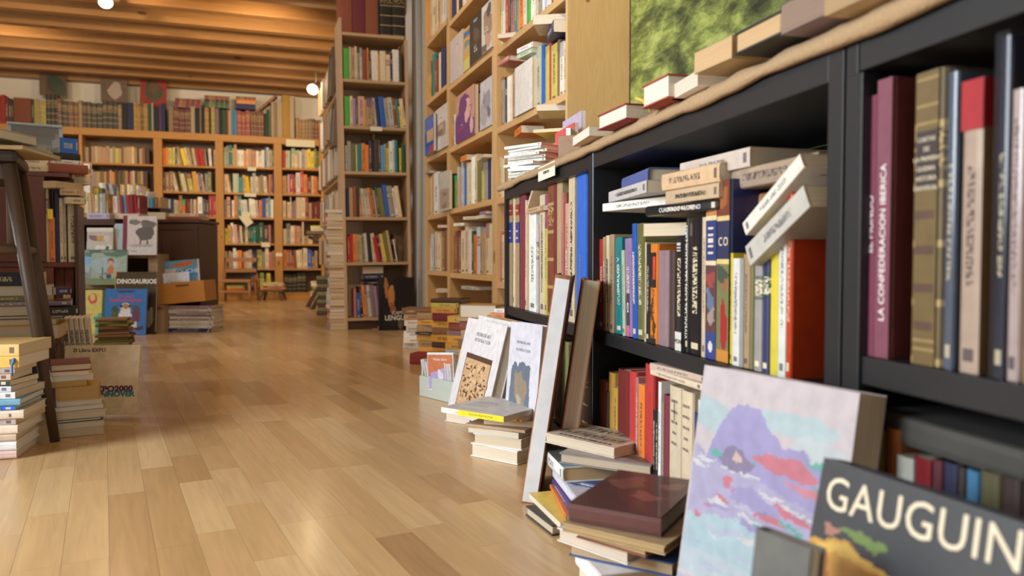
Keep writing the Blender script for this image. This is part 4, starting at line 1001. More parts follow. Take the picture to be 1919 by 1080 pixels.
r2 = brw(BS1, 1116, "whp6@449 rdp9@449 tnp5@445/-2 crp6@442/-1 tnp8@440 nvp4@462 tlp13@446/-2 pgp5@470/-3 vig13@448/-3 blg9@420/-3 olg14@420/-3 crp3@455 bkp6@458 org14@458 mvn22@470 dbn11@470 bkg17@442 lgp3@430 bkg6@410 bkg25@408 crp8@408 nvg20@338 nvg24@338 ylp6@475 whp13@485 gyn7@485 tnp12@478 oln7@475 gyl16@473 nvl14@465 yln17@412 whp14@395 org10@353", 180, 'upper shelf of the middle black bookcase', depth=.15)
r2[-1].color = (.66, .07, .02, 1)
spinetext(r2[18], 'VIVENCIAS CON SALVADOR DALI', .013, 0, .115, M_WHITE, sx=.95)
spinetext(r2[9], 'CONVERSACIONES', .011, 0, .12, M_WHITE); spinetext(r2[6], 'CARLOS V', .016, 0, .12, M_WHITE); spinetext(r2[3], 'Y SOCIEDAD', .012, 0, .12, M_BLACKINK)
spinetext(r2[24], 'BIOGRAFIA', .010, 0, .09, M_GREYINK)
spinetext(r2[2], 'Historia y sociedad', .010, 0, .11, M_WHITE)
dress(r2[8], T(-.009, -.0004, 0), .018, .19, [((.06, .05, .10), rc(0, .10, 1, .45)), ((.55, .12, .25), rc(0, 0, 1, .11)), ((.8, .75, .8), el(.5, .30, .25, .05)), ((.06, .05, .10), el(.5, .30, .15, .035))], ())
dress(r2[13], T(-.012, -.0004, 0), .024, .165, [((.02, .015, .015), rc(0, .62, 1, 1)), ((.55, .06, .03), rc(.5, .70, 1, .95)), ((.08, .04, .015), el(.3, .38, .2, .12, wob=.4)), ((.08, .04, .015), el(.65, .2, .25, .1, wob=.4, seed=3)), ((.02, .02, .02), rc(0, 0, 1, .06))], ())
dress(r2[16], T(-.012, -.0006, 0), .024, .19, [((.62, .60, .55), rc(0, 0, 1, .17)), ((.5, .5, .5), rc(.2, .93, .8, .945)), ((.5, .5, .5), rc(.2, .90, .8, .915)), ((.5, .5, .5), rc(.2, .87, .8, .885))], [('MON', .5, .08, .011, M_BLACKINK)])
# the big illustrated spine and its neighbour
for o_, yy in ((r2[21], 0), (r2[22], 1)):
    bb_ = [v.co for v in o_.data.vertices]; wv = max(v.x for v in bb_) * 2; hv = max(v.z for v in bb_)
    if yy == 0:
        q = [((.50, .20, .06), rc(0, .80, 1, 1)), ((.03, .03, .07), el(.6, .93, .28, .07, wob=.2)), ((.65, .55, .35), rc(0, .77, 1, .80)), ((.025, .04, .16), rc(0, .55, 1, .77)), ((.65, .55, .35), rc(0, .52, 1, .55)),
             ((.10, .04, .05), rc(0, .15, 1, .52)), ((.28, .06, .05), el(.5, .44, .4, .06, wob=.4, seed=2)), ((.10, .16, .26), el(.4, .33, .35, .06, wob=.4, seed=4)), ((.30, .24, .2), el(.6, .24, .3, .05, wob=.4, seed=6)), ((.03, .05, .20), rc(0, 0, 1, .15)), ((.6, .6, .55), el(.5, .07, .25, .03))]
        for k_ in range(5): q.append(((.6, .58, .5), rc(.25, .585 + k_ * .035, .75, .60 + k_ * .035)))
        dress(o_, T(-wv / 2, -.0005, 0), wv, hv, q, ())
    else:
        q = [((.16, .04, .02), rc(0, .78, 1, 1)), ((.30, .10, .03), el(.5, .9, .4, .06, wob=.3)), ((.62, .48, .20), rc(0, .77, 1, .80)), ((.025, .03, .08), rc(0, .57, 1, .77)), ((.62, .48, .20), rc(0, .54, 1, .57)), ((.16, .17, .07), rc(0, 0, 1, .54)),
             ((.05, .07, .05), el(.45, .48, .42, .05, wob=.3, seed=3)), ((.35, .10, .05), el(.7, .42, .2, .03, wob=.3, seed=5)), ((.32, .02, .02), el(.6, .20, .28, .14, wob=.2, seed=7)), ((.50, .22, .04), rc(0, 0, 1, .07))]
        dress(o_, T(-wv / 2, -.0005, 0), wv, hv, q, [('CO', .55, .66, .018, M_CREAMINK, {'sp': 1.25})])
r3 = brw(.075, 1122, "rbn14@715 dbn4@735 gdn10@699 gdp8@728 drn21@695 rdn13@697 rsp5@708 orp12@722 rdn16@684 bkp5@770 bkp5@770 whp5@717 crp4@756 mrn11@742 crn23@726 crn21@735 nvp11@773 whp10@752 whp9@750 tn10@760 cr10@760", 170, 'lower shelf of the middle black bookcase')
spinetext(r3[14], 'GREGORIO', .007, 0, .17, M_BLACKINK); 
for k_, s_ in enumerate(('QUIJOTE', 'NOVELA', 'VIDA DE', 'DON', 'MIGUEL')):
    for q_ in (14, 15): text(r3[q_], s_, .0065, T(0, -.0008, .185 - k_ * .018) @ RX(90), M_BLACKINK)
brw(.075, 1030, "br10@625 db12@640 ol12@640 db12@650 br12@655 db14@660", 170, 'dim lower shelf of the ticketed black bookcase', styles='nap')
r4 = brw(BS2, 1624, "mrn34@180 _38 olp2@330 _2", 400, 'upper shelf of the black bookcase nearest the window', depth=.15) if False else None
# large books of the nearest unit, thick enough to show a side
def bigbook(px0, px1, ytop, z_, code, st, label, depth=.16, dx=0, group='large books in the nearest black bookcase'):
    a = hit(px0, 488, BF, 0, XB + .012 + dx); b = hit(px1, 488, BF, 0, XB + .012 + dx)
    t = a.y - b.y; m = hit((px0 + px1) / 2, ytop, BF, 0, XB + .012 + dx)
    o = book(BF @ T(XB + .012 + dx, (a.y + b.y) / 2, z_ + .0005) @ RZ(-90), t, depth, m.z - z_, code, st, UL(label), group)
    return o, t, m.z - z_
dim(r2, .74); dim(r3, .8); dim(r1, .9)  # row colours lowered to stand in for weaker light near the viewer
o1, t1, h1 = bigbook(1623, 1640, 182, BS2, 'rs', 'n', 'thin dusty pink hardback at the end of the nearest black bookcase', dx=.0)
o1.color = (.12, .02, .025, 1); dress(o1, T(-t1 / 2, -.0005, 0), t1, h1, [((.20, .05, .085), rc(0, 0, 1, 1))], ()); spinetext(o1, 'EL MUNDO', .012, 0, .14, M_WHITE)  # cover darkened to put its shaded side into the colour, spine pink
o2, t2, h2 = bigbook(1641, 1668, 150, BS2, 'mr', 'n', 'dusty pink hardback with a dark side, second in the nearest black bookcase', depth=.17)
o2.color = (.11, .02, .02, 1); dress(o2, T(-t2 / 2, -.0005, 0), t2, h2, [((.19, .06, .09), rc(0, 0, 1, 1))], ()); spinetext(o2, 'LA CONFEDERACION IBERICA', .012, 0, .12, M_WHITE)  # dark cover colour carries the shade on the near side
o3, t3, h3 = bigbook(1706, 1764, 136, BS2, 'ol', 'a', 'thick olive and gold gilt volume in the nearest black bookcase', depth=.18)
o3.color = (.14, .095, .035, 1)  # cover colours of these big books lowered in place of weak light
dress(o3, T(-t3 / 2 * .7, -.0006, 0), t3 * .7, h3, [((.14, .095, .035), rc(0, 0, 1, 1)), ((.04, .03, .03), rc(0, .60, 1, .80))] + [((.09, .05, .035), rc(.05, v_, .95, v_ + .03)) for v_ in (.12, .25, .38, .50)] + [((.28, .20, .08), rc(.0, v_, 1, v_ + .008)) for v_ in (.05, .08, .82, .88, .97)],
      [(s_, .5, .77 - k_ * .033, .0062, M_CREAMINK) for k_, s_ in enumerate(('CARTAS', 'DE', 'LA PRIMERA', 'GUERRA', 'HISTORIA', 'UNIVERSAL'))])
o4, t4, h4 = bigbook(1769, 1787, 138, BS2, 'lb', 'g', 'shiny pale blue wrapped book beside the gilt volume', depth=.17)
o4.color = (.09, .12, .18, 1)
o5, t5, h5 = bigbook(1797, 1838, 152, BS2, 'cr', 'g', 'cream book with a red band round its top, nearest black bookcase', depth=.18)
o5.color = (.38, .29, .23, 1)
dress(o5, T(-t5 / 2, -.0005, 0), t5, h5, [((.34, .015, .02), rc(0, .83, 1, 1))], ())
dress(o5, RZ(90) @ T(0, -t5 / 2, 0), .18, h5, [((.28, .012, .015), rc(0, .83, 1, 1)), ((.22, .13, .06), rc(0, 0, 1, .83)), ((.03, .02, .02), el(.75, .5, .2, .2, wob=.3, seed=2))], ())
o6, t6, h6 = bigbook(1862, 1885, 72, BS2, 'nv', 'g', 'tall black and blue book in shiny plastic, nearest black bookcase', depth=.2)
o7, t7, h7 = bigbook(1888, 1912, 170, BS2, 'pk', 'g', 'worn pinkish white book beside the plastic-wrapped one', depth=.18); o7.color = (.38, .30, .29, 1)
o8, t8, h8 = bigbook(1916, 1955, 112, BS2, 'tn', 'n', 'tan book cut by the frame edge, nearest black bookcase', depth=.18)
o6.color = (.012, .018, .04, 1); o8.color = (.28, .18, .10, 1)
for o_, t_, h_, w_ in ((o4, t4, h4, .17), (o6, t6, h6, .2)):
    link('plastic_wrap', MB().box(-t_ / 2 - .001, t_ / 2 + .001, -.0025, w_, .0, h_ + .004).mesh('plastic_wrap', .001), WRAP, parent=o_)
# lower part of the nearest unit
dim_ = brw(.13, 1640, "gdn22@806 orn24@806 whp32@860 ctp34@862 mr20@866 nv30@872 db14@880 sbn26@886 ol40@890 db40@900 db60@905", 200, 'lower shelf of the nearest black bookcase', styles='n', depth=.12); dim(dim_, .4)  # shade of the low row put into its colours
p_ = hit(1790, 862, BF, 0, XB + .03)
lay(BF, XB + .10, p_.y + .01, p_.z, .030, .16, .20, 'bk', 'n', -90, 0, 0, UL('large grey-black book lying on the low row of the nearest black bookcase'), col=(.045, .042, .038))
# books lying on top of the upright ones, middle unit
def blay(px, py, t, w, h, code, st, label, yaw=0, pitch=0, roll=0, xo=.02, face='spine', col=None, txt=None, ts=.010, ink_=None):
    p = hit(px, py, BF, 0, XB + xo)
    o = lay(BF, XB + xo + w / 2, p.y, p.z, t, w, h, code, st, -90 + yaw, pitch, roll, UL(label), face=face, col=col)
    if txt: spinetext(o, txt, ts, t, h / 2, ink_ or M_BLACKINK, up=False, x=-ts * .1)
    return o
blay(1190, 352, .030, .15, .19, 'bl', 'n', 'blue cloth book lying near the end of the middle black bookcase', yaw=-6, roll=0, col=(.10, .12, .34), xo=.03)
blay(1175, 371, .022, .17, .24, 'lg', 'p', 'pale grey catalogue lying under the blue cloth book, spine lettered', yaw=-4, xo=-.012, txt='V COLOQUIO GALEGO DE MUSEOS', ts=.0085)
blay(1180, 392, .016, .17, .22, 'wh', 'p', 'white book with a yellow lower cover lying in the middle black bookcase', yaw=14, xo=.0)
blay(1262, 402, .018, .17, .19, 'bk', 'g', 'black book with a glossy top lying across the pile, middle black bookcase', yaw=12, xo=-.01, txt='CUADRADO + LORENO', ts=.010, ink_=M_WHITE)
blay(1240, 443, .022, .15, .15, 'tn', 'p', 'worn tan paperback lying corner out below the black one', yaw=40, xo=.01, face='fore')
blay(1285, 352, .030, .17, .17, 'tn', 'g', 'tan book with red and black birds printed on its spine', yaw=6, xo=.0, col=(.62, .46, .28))
blay(1290, 378, .022, .16, .16, 'tn', 'p', 'tan paperback lettered on the spine, below the bird-patterned one', yaw=5, xo=.0, col=(.50, .36, .22), txt='PINTURA Y REALIDAD', ts=.009)
blay(1330, 327, .028, .20, .20, 'cr', 'p', 'large cream book lying topmost under the black top board', yaw=4, xo=.02, col=(.55, .47, .38), txt='HISTORIA DEL ARTE', ts=.006, ink_=M_GREYINK)
blay(1440, 345, .030, .20, .22, 'lg', 'g', 'wide book wrapped in clear plastic lying at the back of the pile', xo=.03, col=(.30, .24, .18))
blay(1452, 405, .036, .16, .13, 'rb', 'a', 'old red-brown volume lying behind the leaning white ones', xo=.06)
def slant(px, py, t, w, h, code, label, ang, xo=.0, col=None, txt=None):
    p = hit(px, py, BF, 0, XB + xo)
    M = BF @ T(XB + xo, p.y, p.z) @ RZ(-90) @ RY(ang)
    o = book(M @ T(t / 2, 0, 0), t, w, h, code, 'p', UL(label), 'slanting books in the middle black bookcase', col=col)
    if txt: spinetext(o, txt, .010, t, h * .5, M_GREYINK)
    return o
slant(1396, 462, .030, .14, .150, 'lg', 'grey-white book slanting over the low volumes, lower of two', 62, xo=-.004, col=(.52, .49, .45), txt='Arte y ciudad')
slant(1391, 418, .020, .14, .155, 'wh', 'white book slanting over the low volumes, upper of two', 60, xo=.004, col=(.66, .60, .56))
for k_, (pa, pb, yt, c_) in enumerate(((1121, 1127, 396, 'pk'), (1128, 1134, 386, 'wh'), (1135, 1141, 388, 'wh'), (1150, 1172, 402, 'tn'), (1158, 1190, 440, 'gy'), (1228, 1236, 430, 'lg'))):
    a = hit(pa, 488, BF, 0, XB + .10); b = hit(pb, 488, BF, 0, XB + .10); m = hit(pa, yt, BF, 0, XB + .10)
    o = book(BF @ T(XB + .17, (a.y + b.y) / 2, BS1 + .001) @ RZ(-90), a.y - b.y, .09, m.z - BS1, c_, 'p', UL(f'{PAL[c_][0]} paperback standing in the back row, {ordw(k_)} from the metal edge'), 'back row of the middle black bookcase')
blay(1262, 704, .012, .15, .17, 'gy', 'p', 'grey-topped cream booklet lying topmost over the beige volumes', yaw=8, xo=.0, col=(.56, .48, .36))
blay(1262, 716, .011, .15, .18, 'cr', 'p', 'cream booklet lying directly on the beige volumes', yaw=3, xo=-.005)
# leaning roof of books in the first unit
p_ = hit(980, 380, BF, 0, XB + .01)
blay(1000, 398, .014, .14, .19, 'tn', 'p', 'tan paperback lying on the white books, ticketed black bookcase', xo=.0)
M_ = BF @ T(XB + .004, by(985), bz(985, 388)) @ RZ(-90) @ RY(54)
book(M_, .010, .13, .16, 'cr', 'p', UL('cream paperback leaning like a roof over the white books'), 'books on the upper shelf of the ticketed black bookcase')
ticket(1009, 1040, 314, 341, 'white paper ticket reading Arquitectura on the black top board', fr=BF, ax=0, val=XB - .012, word='Arquitectura', size=.40)

# burlap cloth over the tops
def burlap():
    V, Fc = [], []; y0_, y1_ = by(2300), by(938); n = 150; prof = 9
    q = random.Random(5)
    for i in range(n + 1):
        y = y0_ + (y1_ - y0_) * i / n
        s = noise.noise(Vector((y * 5.1, 0, 3))) ; s2 = noise.noise(Vector((y * 17, 4, 3)))
        drop = .001 + .008 * s + .003 * s2; puff = .016 + .007 * s2
        P = [(XB - .004, BT - drop), (XB - .009, BT - drop * .5 + .002), (XB - .010 - .3 * puff * .3, BT + .006), (XB - .002, BT + puff * .8 + .004), (XB + .03, BT + puff * .9 + .003), (XB + .08, BT + .012 + .004 * s), (XB + .16, BT + .012), (XB + .24, BT + .012 - .002 * s2), (XB + .29, BT + .010)]
        V += [(a, y, b) for a, b in P]
    for i in range(n):
        for j in range(prof - 1):
            a = i * prof + j; Fc.append((a, a + 1, a + prof + 1, a + prof))
    me = bpy.data.meshes.new('burlap'); me.from_pydata(V, [], Fc); me.polygons.foreach_set('use_smooth', [True] * len(Fc)); me.update()
    o = link('burlap_cloth', me, BURLAP, M=BF)
    md = o.modifiers.new('thick', 'SOLIDIFY'); md.thickness = .004; md.offset = 1
    return tag(o, 'brown burlap cloth draped along the tops of the black bookcases', 'cloth')
burlap()
ZB = BT + .020
def toplay(px, py, t, w, h, code, st, label, yaw=0, xo=-.02, face='head', col=None, z=None, page=None):
    p = hit(px, py, BF, 0, XB + xo)
    return lay(BF, XB + xo + w / 2, p.y, ZB if z is None else z, t, w, h, code, st, -90 + yaw, 0, 0, UL(label), face=face, col=col, page=page or (.86, .82, .76))
toplay(1089, 243, .020, .15, .15, 'tn', 'p', 'thin pale book lying on burlap beside the row of maroon ones', yaw=-4, xo=-.03, face='fore')
toplay(1143, 215, .029, .15, .13, 'ct', 'n', 'red hardback with white pages and a yellow ribbon, on the burlap', yaw=4, xo=-.035, face='fore', col=(.30, .03, .03))
tr_ = toplay(1224, 185, .038, .15, .095, 'rb', 'n', 'thick red-brown hardback with white pages on the burlap', yaw=3, xo=-.035, face='fore', col=(.32, .05, .03))
toplay(1283, 165, .022, .14, .105, 'wh', 'p', 'white book lying between the thick red and the tan one', yaw=-3, xo=-.022, face='fore', page=(.78, .70, .62))
toplay(1330, 125, .030, .14, .095, 'tn', 'p', 'thick tan paperback lying on the burlap, pages outward', yaw=5, xo=-.034, face='fore', page=(.62, .44, .25), z=ZB + .012)
toplay(1416, 82, .028, .14, .105, 'bk', 'n', 'black hardback with tan pages lying on the burlap', yaw=3, xo=-.034, face='fore', page=(.62, .44, .25), z=ZB + .010)
pw_ = toplay(1502, 30, .034, .14, .085, 'mv', 'p', 'pinkish book in a shiny clear sleeve on the burlap', yaw=3, xo=-.03, face='fore', page=(.42, .30, .24), z=ZB + .008)
link('clear_sleeve', MB().box(-.0185, .0185, -.001, .141, -.001, .087).mesh('sleeve', .001), WRAP, parent=pw_)
toplay(1600, 0, .030, .14, .10, 'tn', 'p', 'tan book lying on the burlap nearest the viewer', yaw=3, xo=-.03, face='fore', page=(.42, .30, .17), z=ZB + .004)
rb_ = MB().tube([(0, 0, 0), (.01, -.01, -.006), (.02, -.012, -.02), (.022, -.014, -.028)], [.0022, .003, .0025, .001], 6)
p_ = hit(1196, 205, BF, 0, XB - .04)
link('ribbon', rb_.mesh('ribbon', smooth=True), plain('yellow_ribbon', (.75, .5, .06), .5), parent=tr_, local=(tr_.matrix_basis.inverted() @ BF @ T(XB - .045, p_.y, ZB + .02)))
# stack of white papers and small things at the far end of the top
items = []
for i in range(11): items.append(('wh' if i % 3 else 'lg', 'm', .0085, .20, .15, 'spine', rnd.uniform(-10, 10) + (14 if i < 4 else 0)))
p_ = hit(972, 300, BF, 0, XB + .06)
stack(BF, XB + .10, by(962) - .02, BT + .019, items, 'the white papers on the burlap', 'white booklets stacked on the burlap', yaw=-60)
bx = toplay(1066, 270, .062, .10, .13, 'tn', 'n', 'upright brown-papered packet at the end of the burlap', yaw=-30, xo=.04, col=(.40, .27, .17))
toplay(1044, 262, .085, .08, .012, 'wh', 'p', 'white card standing against the brown packet', yaw=-30, xo=.02)
faceout(BF, 0, XB + .17, 1054, 1090, 218, 262, .012, 'vi', 'p', UL('lilac booklet standing behind the brown packet'), None, [('Guia', .7, .5, .012, M_WHITE)], z=ZB, col=(.46, .40, .56))
faceout(BF, 0, XB + .13, 1040, 1076, 240, 268, .012, 'rd', 'p', UL('coral red booklet standing before the lilac one'), None, (), z=ZB, col=(.75, .12, .12))

# ================================================================== THE ROOM'S LEFT SIDE (camera-side frame CF: x across, y away)
def cz(px, py, D): return hit(px, py, CF, 1, D)
# children's display shelf
DK = cz(250, 625, 5).y
DK = hit(270, 624, CF, 2, 0).y
KD = casework('display_shelf', CF, 'brown box shelf with picture books turned to the front', 'shelf')
def kx(px, d=0): return hit(px, 488, CF, 1, DK + d).x
def kz(py, d=0): return hit(230, py, CF, 1, DK + d).z
board(KD, 'side_panel', kx(147), kx(151), DK, DK + .3, 0, kz(411), DARKW)
board(KD, 'side_panel', kx(275), kx(293), DK + .02, DK + .2, 0, kz(478), CRATEW)
board(KD, 'side_panel', kx(293), kx(308), DK - .02, DK + .2, 0, kz(574), CRATEW)
board(KD, 'top_board', kx(148), kx(216), DK + .0, DK + .3, kz(422), kz(411) + .001, DARKW)
board(KD, 'top_board', kx(216), kx(292), DK + .03, DK + .2, kz(484), kz(476), CRATEW)
board(KD, 'shelf', kx(151), kx(275), DK + .0, DK + .3, kz(542), kz(527), CRATEW)
board(KD, 'shelf', kx(273), kx(308), DK - .02, DK + .2, kz(582), kz(573), CRATEW)
board(KD, 'back_panel', kx(148), kx(266), DK + .3, DK + .31, 0, kz(413), DARKW)
board(KD, 'bottom_shelf', kx(151), kx(275), DK + .02, DK + .3, 0.0, kz(618), CRATEW)
co = lambda *a, **k: faceout(CF, 1, *a, **k)
co(DK - .03, 162, 211, 427, 478, .012, 'lg', 'g', UL('picture book with a snowy scene and a yellow spot, upper left of the display'),
   [((.55, .53, .52), rc(0, 0, 1, .5)), ((.22, .17, .16), el(.28, .62, .22, .12, wob=.3, seed=1)), ((.55, .35, .06), el(.55, .60, .16, .13, wob=.2, seed=2)), ((.62, .60, .60), el(.75, .62, .12, .12, wob=.2, seed=3)), ((.75, .75, .73), rc(.32, 0, .95, .35)), ((.03, .16, .10), rc(.72, .12, .86, .32)), ((.75, .73, .70), rc(0, .86, 1, 1))], [('n', .5, .2, .03, M_TEALINK)], tilt=4, name='picture_book')
co(DK - .015, 212, 229, 419, 478, .010, 'lb', 'g', UL('slim white picture book half hidden beside the reddish spine'), [((.35, .2, .1), [(0, 0), (.45, 0), (.1, .9), (0, .9)])], (), tilt=5, name='picture_book')
co(DK - .04, 229, 237, 404, 477, .02, 'mr', 'n', UL('maroon spine of the bird picture book on the display'), None, (), tilt=4, name='picture_book')
co(DK - .042, 237.5, 293, 405, 478, .012, 'lg', 'g', UL('white picture book with a shaggy grey beast on the display'),
   [((.60, .60, .62), rc(0, 0, 1, .25)), ((.16, .15, .15), el(.70, .78, .24, .13, wob=.25, seed=1)), ((.13, .12, .12), el(.62, .55, .30, .20, wob=.15, seed=2)), ((.20, .19, .19), el(.26, .84, .20, .07, wob=.1, seed=3)), ((.16, .15, .15), [(.05, .84), (.2, .90), (.2, .80)]),
    ((.13, .12, .12), rc(.42, .28, .48, .45)), ((.13, .12, .12), rc(.66, .26, .72, .45)), ((.13, .12, .12), [(.36, .27), (.50, .27), (.48, .31)]), ((.13, .12, .12), [(.60, .25), (.76, .25), (.72, .30)]), ((.4, .4, .42), el(.5, .24, .42, .04, wob=.1))],
   [('Cuentos', .24, .10, .012, M_BLACKINK)], tilt=4, name='picture_book')
ART_G = [((.10, .16, .13), rc(0, .90, 1, 1)), ((.10, .22, .18), el(.62, .88, .34, .10, wob=.3, seed=1)), ((.35, .50, .55), el(.4, .55, .4, .25, wob=.1, seed=2)), ((.20, .28, .14), rc(0, 0, 1, .18)), ((.08, .12, .06), rc(.30, .12, .33, .5)), ((.08, .12, .06), rc(.22, .2, .3, .24)), ((.08, .12, .06), rc(.36, .3, .44, .34))]
co(DK - .05, 147, 176, 468, 533, .012, 'pg', 'g', UL('green and blue picture book, left of two alike on the display'), ART_G + [((.20, .45, .72), el(.45, .68, .4, .12, wob=.1, seed=6))], [('DOS', .5, .94, .014, M_WHITE)], tilt=5, name='picture_book', col=(.32, .42, .38))
co(DK - .066, 170, 236.5, 468, 534, .012, 'pg', 'g', UL('green and blue picture book with a child in an orange shirt'),
   ART_G + [((.55, .20, .06), el(.55, .42, .10, .13, wob=.1, seed=6)), ((.22, .08, .03), el(.55, .66, .09, .10)), ((.62, .38, .25), el(.55, .62, .075, .075)), ((.05, .08, .20), el(.50, .24, .08, .07)), ((.60, .38, .20), el(.72, .32, .07, .08, wob=.2))],
   [('UN BOSQUE', .45, .945, .016, M_CREAMINK)], tilt=5, name='picture_book', col=(.34, .44, .42))
co(DK - .10, 213, 291, 510, 622, .020, 'db', 'g', UL('dark brown picture book titled dinosaurs on the display'),
   [((.045, .028, .02), rc(0, 0, 1, .66)), ((.14, .11, .10), el(.3, .62, .14, .07, wob=.1, seed=3)), ((.14, .11, .10), el(.65, .62, .16, .07, wob=.1, seed=4)), ((.55, .38, .10), rc(0, 0, .03, 1)), ((.22, .18, .12), el(.85, .25, .1, .16, wob=.3, seed=6))],
   [('DINOSAURIOS', .52, .84, .042, M_WHITE, {'bold': .0014, 'sx': .98})], tilt=5, name='picture_book', z=.012, col=(.085, .06, .042))
co(DK - .135, 147, 196, 544, 622, .012, 'yg', 'g', UL('yellow and green picture book with coral letters, lowest on the display'),
   [((.10, .42, .30), [(.60, 0), (1, 0), (1, .55), (.72, .45)]), ((.05, .12, .06), rc(.86, 0, 1, 1)), ((.60, .10, .06), el(.50, .80, .18, .13, wob=.1, seed=2)), ((.62, .56, .20), el(.50, .83, .10, .08)), ((.05, .35, .28), el(.7, .3, .16, .09, wob=.3, seed=4)), ((.60, .25, .12), rc(.08, .42, .5, .46)), ((.25, .30, .35), rc(.08, .30, .5, .33))], (), tilt=6, name='picture_book', z=.002, col=(.62, .55, .18))
co(DK - .17, 194, 272, 542, 627, .014, 'bl', 'g', UL('bright blue picture book with three small figures, lowest on the display'),
   [((.03, .05, .15), rc(.30, .92, .72, .965)), ((.62, .62, .65), el(.50, .60, .13, .09, wob=.05)), ((.38, .22, .14), el(.50, .62, .075, .055)), ((.05, .03, .02), el(.40, .62, .035, .035)), ((.05, .03, .02), el(.60, .62, .035, .035)), ((.70, .70, .70), rc(.38, .28, .62, .54)), ((.70, .70, .70), rc(.40, .06, .48, .30)), ((.70, .70, .70), rc(.53, .06, .61, .30)), ((.70, .70, .70), rc(.30, .38, .70, .46)),
    ((.06, .08, .03), el(.25, .56, .085, .07)), ((.09, .10, .03), rc(.17, .24, .34, .50)), ((.10, .08, .10), el(.76, .56, .09, .09)), ((.14, .05, .09), rc(.67, .28, .85, .50)), ((.65, .62, .60), el(.72, .20, .07, .09, wob=.2)), ((.06, .05, .06), el(.84, .14, .12, .045, wob=.3)), ((.50, .05, .06), [(.35, .02), (.8, .05), (.85, .08), (.4, .045)])],
   [('El espacio', .5, .84, .026, M_REDINK), ('Famosos y viajeros', .5, .755, .028, M_REDINK, {'bold': .0007})], tilt=7, name='picture_book', z=.002, col=(.06, .22, .62))
# books on top of the display
zk = kz(411) + .002
lay(CF, (kx(161) + kx(203)) / 2, DK + .10, zk, .040, .16, kx(203) - kx(161), 'vi', 'p', label=UL('pale lilac book lying on the display under a row of paperbacks'), col=(.48, .45, .66))
def krow(z_, px, toks, hpx, d, where, **k): return row(CF, 1, DK + d, px, z_, toks, where, f'paperbacks, {where}', hpx, .12, **k)
krow(zk + .042, 151, "or4 gd5 wh4 cr5/-2 tn6/-2 tn5/-2 cr5 yg4/-2 lb5 gyn6 wh3/-2", 38, .06, 'row on top of the picture book display')
lay(CF, (kx(209) + kx(255)) / 2, DK + .13, kz(411, .1) , .036, .16, kx(255) - kx(209), 'cr', 'p', label=UL('cream book lying on the display under the red paperbacks'), face='fore')
krow(kz(401), 196, "ol4 gd5 br5 or4 wh8/-1 gy2 rs4/-2 drn6/-2 sb5/-2 ctn7/-2 drn7/-2 ctn6/-2 dr5", 37, .08, 'red row on top of the picture book display')
krow(kz(388, .12), 262, "nv3 bl5 nv4 tl3 cr3 sbn7 tln4 rb6 tn6", 20, .20, 'small blue row beside the far wall')
krow(kz(388, .14), 196, "wh6h46/-8 lb6h46/-8 tn5/-6 lb7h44/-8 ol6 gd5 cr4 ", 44, .24, 'bluish row leaning above the display')
krow(kz(388, .14), 240, "cr6h44 cr6h42 tn5h46 cr6h42 cr5h38 wh6h30/8", 42, .24, 'cream row above the display')
BTb = tag(link('storage_box', MB().box(kx(151), kx(262), DK + .32, DK + .5, 0, kz(388, .32)).mesh('box', .004), DARKW, M=CF), 'dark wooden box behind the picture book display', 'box')
o = co(DK + .16, 157, 169, 307, 372, .03, 'wh', 'g', UL('tall white and red book standing behind the display row'), [((.50, .06, .04), rc(.3, .55, .95, .85))], (), z=kz(388, .14), name='tall_book')
krow(kz(388, .14), 170, "tn8h40 yg9h36 ol7h36", 36, .2, 'dull row behind the tall white and red book')
# dark panelled cabinet with books on it, a drawer and the magazines
DC = DK + .24
def cx(px, d=0): return hit(px, 488, CF, 1, DC + d).x
def ccz(py, d=0): return hit(330, py, CF, 1, DC + d).z
CB = casework('wooden_cabinet', CF, 'dark brown panelled cabinet beside the picture book display', 'cabinet')
board(CB, 'body', cx(295), cx(374), DC, DC + .35, 0, ccz(418), DARKW, .004)
board(CB, 'top_board', cx(291), cx(377), DC - .02, DC + .36, ccz(417.5), ccz(412.5), DARKW, .004)
for a, b, c, d in ((297, 372, 424, 431), (297, 303, 431, 560), (366, 372, 431, 560)): board(CB, 'panel_moulding', cx(a), cx(b), DC - .008, DC - .0005, ccz(d), ccz(c), DARKW, .002)
zc = ccz(412) + .002
lay(CF, (cx(308) + cx(375)) / 2, DC + .12, zc, .022, .16, cx(375) - cx(311), 'rb', 'n', label=UL('brown book lying on the dark cabinet, lower of two'))
lay(CF, (cx(313) + cx(369)) / 2, DC + .12, zc + .0225, .024, .16, cx(369) - cx(314), 'cr', 'p', label=UL('cream book lying on the dark cabinet, upper of two'))
lay(CF, (cx(275) + cx(308)) / 2 , DC + .05, zc, .05, .16, cx(308) - cx(275), 'cr', 'p', label=UL('pale crumpled book at the corner of the dark cabinet'), yaw=14, face='fore')
ME = hit(353, 623, CF, 2, 0).y
mx0, mx1 = hit(313, 488, CF, 1, ME).x, hit(395, 488, CF, 1, ME).x
items = [(rnd.choice(('gy', 'lg', 'nv', 'mv', 'lg')), 'm', .0125, .22, (mx1 - mx0), 'spine', rnd.uniform(-2, 2)) for _ in range(14)]
_, zm = stack(CF, (mx0 + mx1) / 2, ME + .12, .001, items, 'the magazines below the tilted drawer', 'stack of magazines under the drawer')
DR = tag(empty('open_box', CF @ T(hit(299, 572, CF, 1, ME - .02).x, ME - .02, zm + .02) @ RY(-5) @ RX(-4)), 'orange-brown wooden drawer tilted on the stack of magazines', 'box')
dw = hit(386, 488, CF, 1, ME).x - hit(298, 488, CF, 1, ME).x; dh = .145
DR.matrix_basis = CF @ T(hit(297.5, 488, CF, 1, ME).x, ME - .01, zm + .006) @ RY(-5)
